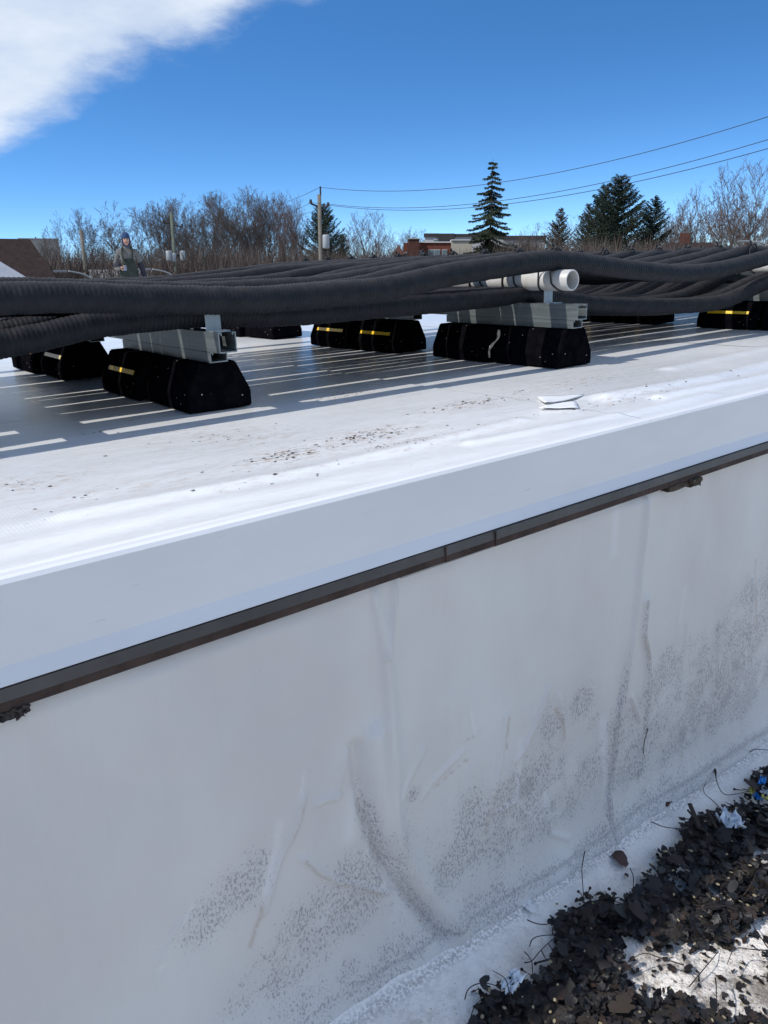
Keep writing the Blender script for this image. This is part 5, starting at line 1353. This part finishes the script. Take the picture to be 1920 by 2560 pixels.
# ------------------------------------------------------------------ the man
def person():
    D = 17.4; p = far(313, 581, D); e = empty('person'); _, d, rt = frame_at(313, D)
    hgt = 1.80; foot = p[2] - hgt
    put_far(e, (p[0], p[1], foot), math.atan2(rt[1], rt[0]), (.84, .9, 1)); tag(e, 'man in grey hooded sweatshirt, dark green bib overalls and blue beanie standing beyond the hoses', 'person')
    # local x = picture right, y = away from camera
    def skinned(name, J, E_, m, sub=2, parent=e):
        me_ = bpy.data.meshes.new(name); me_.from_pydata([j[:3] for j in J], E_, []); me_.update()
        o = link(name, me_, m, parent); o.modifiers.new('skin', 'SKIN')
        if not me_.skin_vertices: pass
        for i, j in enumerate(J):
            sv = me_.skin_vertices[0].data[i]; rr = j[3] if isinstance(j[3], tuple) else (j[3], j[3]); sv.radius = rr
        me_.skin_vertices[0].data[0].use_root = True
        ss = o.modifiers.new('sub', 'SUBSURF'); ss.levels = sub; ss.render_levels = sub
        for f in o.modifiers: pass
        o.modifiers['skin'].use_smooth_shade = True
        return o
    skin = mat('skin', (0.42, 0.24, 0.18), .55, .4, var=.08, vscale=20); grey = mat('grey_sweatshirt', (0.15, 0.147, 0.14), .95, .1, var=.2, vscale=9, bump=.3, bscale=25, bdist=.03)
    dark = mat('dark_sleeve', (0.035, 0.035, 0.045), .9, .1, var=.2); green = mat('green_bib', (0.030, 0.038, 0.032), .85, .2, var=.35, vscale=5, bump=.3, bscale=14, bdist=.03)
    blue = mat('blue_beanie', (0.035, 0.06, 0.13), .95, .1, var=.2, vscale=30); eyem = mat('eye_dark', (0.02, 0.015, 0.012), .3); boot = mat('boots', (0.03, 0.025, 0.02), .7)
    hairm = mat('moustache_stubble', (0.13, 0.075, 0.05), .9)
    # one continuous clothed body: pelvis root, spine, neck, arms, legs
    J = [(0, 0, .93, (.165, .12)), (0, 0, 1.10, (.165, .12)), (0, 0, 1.28, (.185, .125)), (0, 0, 1.42, (.165, .11)), (0, 0, 1.50, (.075, .07)), (0, -.01, 1.58, (.06, .06)),
         (-.19, 0, 1.42, .075), (-.27, .01, 1.28, .062), (-.30, .0, 1.13, .058), (-.27, -.13, 1.10, .050), (-.19, -.27, 1.12, .042),
         (.19, 0, 1.42, .075), (.27, .01, 1.26, .062), (.32, .02, 1.10, .056), (.345, -.02, .96, .050), (.365, -.06, .84, .040),
         (-.10, 0, .86, .10), (-.13, -.01, .50, .075), (-.14, .02, .10, .055), (.10, 0, .86, .10), (.13, -.01, .50, .075), (.14, .02, .10, .055)]
    E_ = [(0, 1), (1, 2), (2, 3), (3, 4), (4, 5), (3, 6), (6, 7), (7, 8), (8, 9), (9, 10), (3, 11), (11, 12), (12, 13), (13, 14), (14, 15), (0, 16), (16, 17), (17, 18), (0, 19), (19, 20), (20, 21)]
    body = skinned('body', J, E_, grey)
    # bib overalls: front panel, trousers, straps
    def shell(name, rings, m, ns=20, cap=True):
        vs = []; 
        for (cx, cy, cz, a, b_) in rings:
            for k in range(ns):
                t = k / ns * 6.2832; ex = abs(math.cos(t)) ** .8 * math.copysign(1, math.cos(t)); ey = abs(math.sin(t)) ** .8 * math.copysign(1, math.sin(t)); vs.append((cx + a * ex, cy + b_ * ey, cz))
        me_ = np_mesh(name, vs, grid_faces(len(rings), ns, True)); o = link(name, me_, m, e, smooth=True)
        return o
    shell('bib_overalls', [(0, 0, .62, .235, .16), (0, 0, .80, .235, .165), (0, 0, .98, .222, .158), (.0, -.005, 1.10, .205, .15), (.005, -.01, 1.20, .165, .147), (.005, -.012, 1.285, .135, .142), (.005, -.012, 1.29, .13, .13)], green)
    for sx in (-1, 1):
        shell('trouser_leg', [(sx * .12, .01, .06, .075, .085), (sx * .12, .0, .35, .085, .09), (sx * .115, .0, .60, .105, .115), (sx * .10, 0, .80, .115, .13)], green)
        st = tube_mesh('strap', smooth_path([(sx * .105, -.150, 1.27), (sx * .115, -.150, 1.38), (sx * .115, -.10, 1.475), (sx * .10, .02, 1.50), (sx * .07, .13, 1.40)], 16), .022, 8); link('strap', st, green, e, smooth=True)
        bm = bmesh.new(); add_box(bm, (sx * .125, -.05, .045), (.10, .28, .09), None, .03); link('boot', bm_mesh('boot', bm), boot, e)
        a = (-.30, .0, 1.13) if sx < 0 else (.32, .02, 1.10)
    # dark lower sleeves
    link('dark_cuff', tube_mesh('dark_cuff', smooth_path([(.275, .01, 1.22), (.32, .02, 1.10), (.345, -.02, .96), (.366, -.06, .85)], 14), np.linspace(.072, .052, 14), 12), dark, e, smooth=True)
    link('dark_cuff', tube_mesh('dark_cuff', smooth_path([(-.30, .0, 1.16), (-.27, -.13, 1.155), (-.20, -.24, 1.16)], 10), np.linspace(.058, .05, 10), 12), dark, e, smooth=True)
    # head with face
    bm = bmesh.new(); bmesh.ops.create_uvsphere(bm, u_segments=28, v_segments=20, radius=1)
    for v in bm.verts:
        x, y, z = v.co; w_ = .078 * (1 - .28 * max(0, -z) ** 1.5)
        X_ = x * w_; Y_ = y * .098 * (1 - .10 * max(0, -z)); Z_ = z * .118
        if y < 0:
            Y_ -= .030 * math.exp(-(x / .22) ** 2 - ((z + .12) / .22) ** 2)                      # nose
            Y_ += .012 * (math.exp(-((abs(x) - .42) / .2) ** 2 - ((z - .12) / .14) ** 2))       # eye hollows
            Y_ -= .008 * math.exp(-(x / .35) ** 2 - ((z + .48) / .08) ** 2)                      # lips
            Y_ -= .010 * math.exp(-(x / .35) ** 2 - ((z + .85) / .2) ** 2)                       # chin
            Y_ -= .006 * math.exp(-(x / .7) ** 2 - ((z - .32) / .1) ** 2)                        # brow
        v.co = (X_, Y_, Z_)
    bmesh.ops.translate(bm, vec=(0, -.035, 1.655), verts=bm.verts); hd = link('head', bm_mesh('head', bm), skin, e, smooth=True)
    for sx in (-1, 1):
        bm = bmesh.new(); bmesh.ops.create_uvsphere(bm, u_segments=10, v_segments=8, radius=.011); bmesh.ops.translate(bm, vec=(sx * .031, -.118, 1.668), verts=bm.verts); link('eye', bm_mesh('eye', bm), eyem, hd, smooth=True)
    link('moustache', tube_mesh('moustache', smooth_path([(-.032, -.125, 1.602), (0, -.140, 1.612), (.032, -.125, 1.602)], 8), np.array([.004, .007, .009, .010, .010, .009, .007, .004]), 6), hairm, hd, smooth=True)
    # beanie and hood
    bm = bmesh.new(); bmesh.ops.create_uvsphere(bm, u_segments=24, v_segments=16, radius=1)
    for v in bm.verts: x, y, z = v.co; v.co = (x * .096, y * .118, max(z, -.15) * .108)
    bmesh.ops.translate(bm, vec=(0, -.025, 1.700), verts=bm.verts); link('beanie', bm_mesh('beanie', bm), blue, e, smooth=True)
    ring = [(.098 * math.cos(t), .02 + .03 * math.sin(t) - .03, 1.655 + .128 * math.sin(t)) for t in np.linspace(-.35 - 0, math.pi + .35, 18)]
    link('balaclava_edge', tube_mesh('balaclava_edge', [( .088 * math.cos(t), -.065, 1.645 + .115 * math.sin(t)) for t in np.linspace(0, 2 * math.pi, 30)], .016, 8, cap=False), blue, e, smooth=True)
    bm = bmesh.new(); bmesh.ops.create_uvsphere(bm, u_segments=24, v_segments=16, radius=1)
    for v in bm.verts:
        x, y, z = v.co; v.co = (x * (.118 + .05 * max(0, -z)), max(y, -.35) * .13 + .045, z * .150)
    bmesh.ops.translate(bm, vec=(0, .0, 1.585), verts=bm.verts); link('hood', bm_mesh('hood', bm), grey, e, smooth=True)
    # hands: palm plus five fingers each
    def hand(base, fwd, side, up, name='hand', curl=.6, s=1.0):
        base, fwd, side, up = map(Vector, (base, fwd, side, up)); fwd.normalize(); side.normalize(); up.normalize()
        J = [tuple(base) + ((.026 * s, .016 * s),), tuple(base + fwd * .05 * s) + ((.034 * s, .016 * s),), tuple(base + fwd * .085 * s) + ((.036 * s, .014 * s),)]
        E2 = [(0, 1), (1, 2)]; o = skinned(name, J, E2, skin, 1)
        for i, (off, L) in enumerate(((-.028, .068), (-.010, .078), (.010, .074), (.027, .058))):
            c1 = base + fwd * .085 * s + side * off * s; q1 = c1 + (fwd * math.cos(curl * .6) - up * math.sin(curl * .6)) * L * .45 * s
            q2 = q1 + (fwd * math.cos(curl * 1.5) - up * math.sin(curl * 1.5)) * L * .32 * s; q3 = q2 + (fwd * math.cos(curl * 2.4) - up * math.sin(curl * 2.4)) * L * .25 * s
            link('finger', tube_mesh('finger', smooth_path([base + fwd * .07 * s + side * off * .8 * s, c1, q1, q2, q3], 14), np.linspace(.0095, .0072, 14) * s, 8), skin, o, smooth=True)
        t0 = base + fwd * .025 * s - side * .026 * s; t1 = t0 + (fwd * .6 - side * .7 - up * .2).normalized() * .035 * s; t2 = t1 + (fwd * .9 - side * .1 - up * .4).normalized() * .032 * s
        link('thumb', tube_mesh('thumb', smooth_path([t0 + side * .012, t0, t1, t2], 10), np.linspace(.0125, .0085, 10) * s, 8), skin, o, smooth=True)
        return o
    hand((-.185, -.28, 1.125), (.85, -.5, .05), (0, 0, 1), (.5, .85, 0), curl=.75)
    hand((.368, -.065, .825), (.08, -.12, -1), (0, 1, 0), (1, 0, 0), curl=.35)
    it = box('phone', (-.085, -.345, 1.115), (.07, .014, .10), mat('pale_blue_item', (0.18, 0.26, 0.36), .4), None, bev=.003)
    put_far(it, (0, 0, 0)); it.matrix_world = e.matrix_world @ Matrix.Identity(4)
    tag(it, 'small pale blue item held in the hand of the standing man', 'handheld item')
person()
bpy.context.view_layer.update()
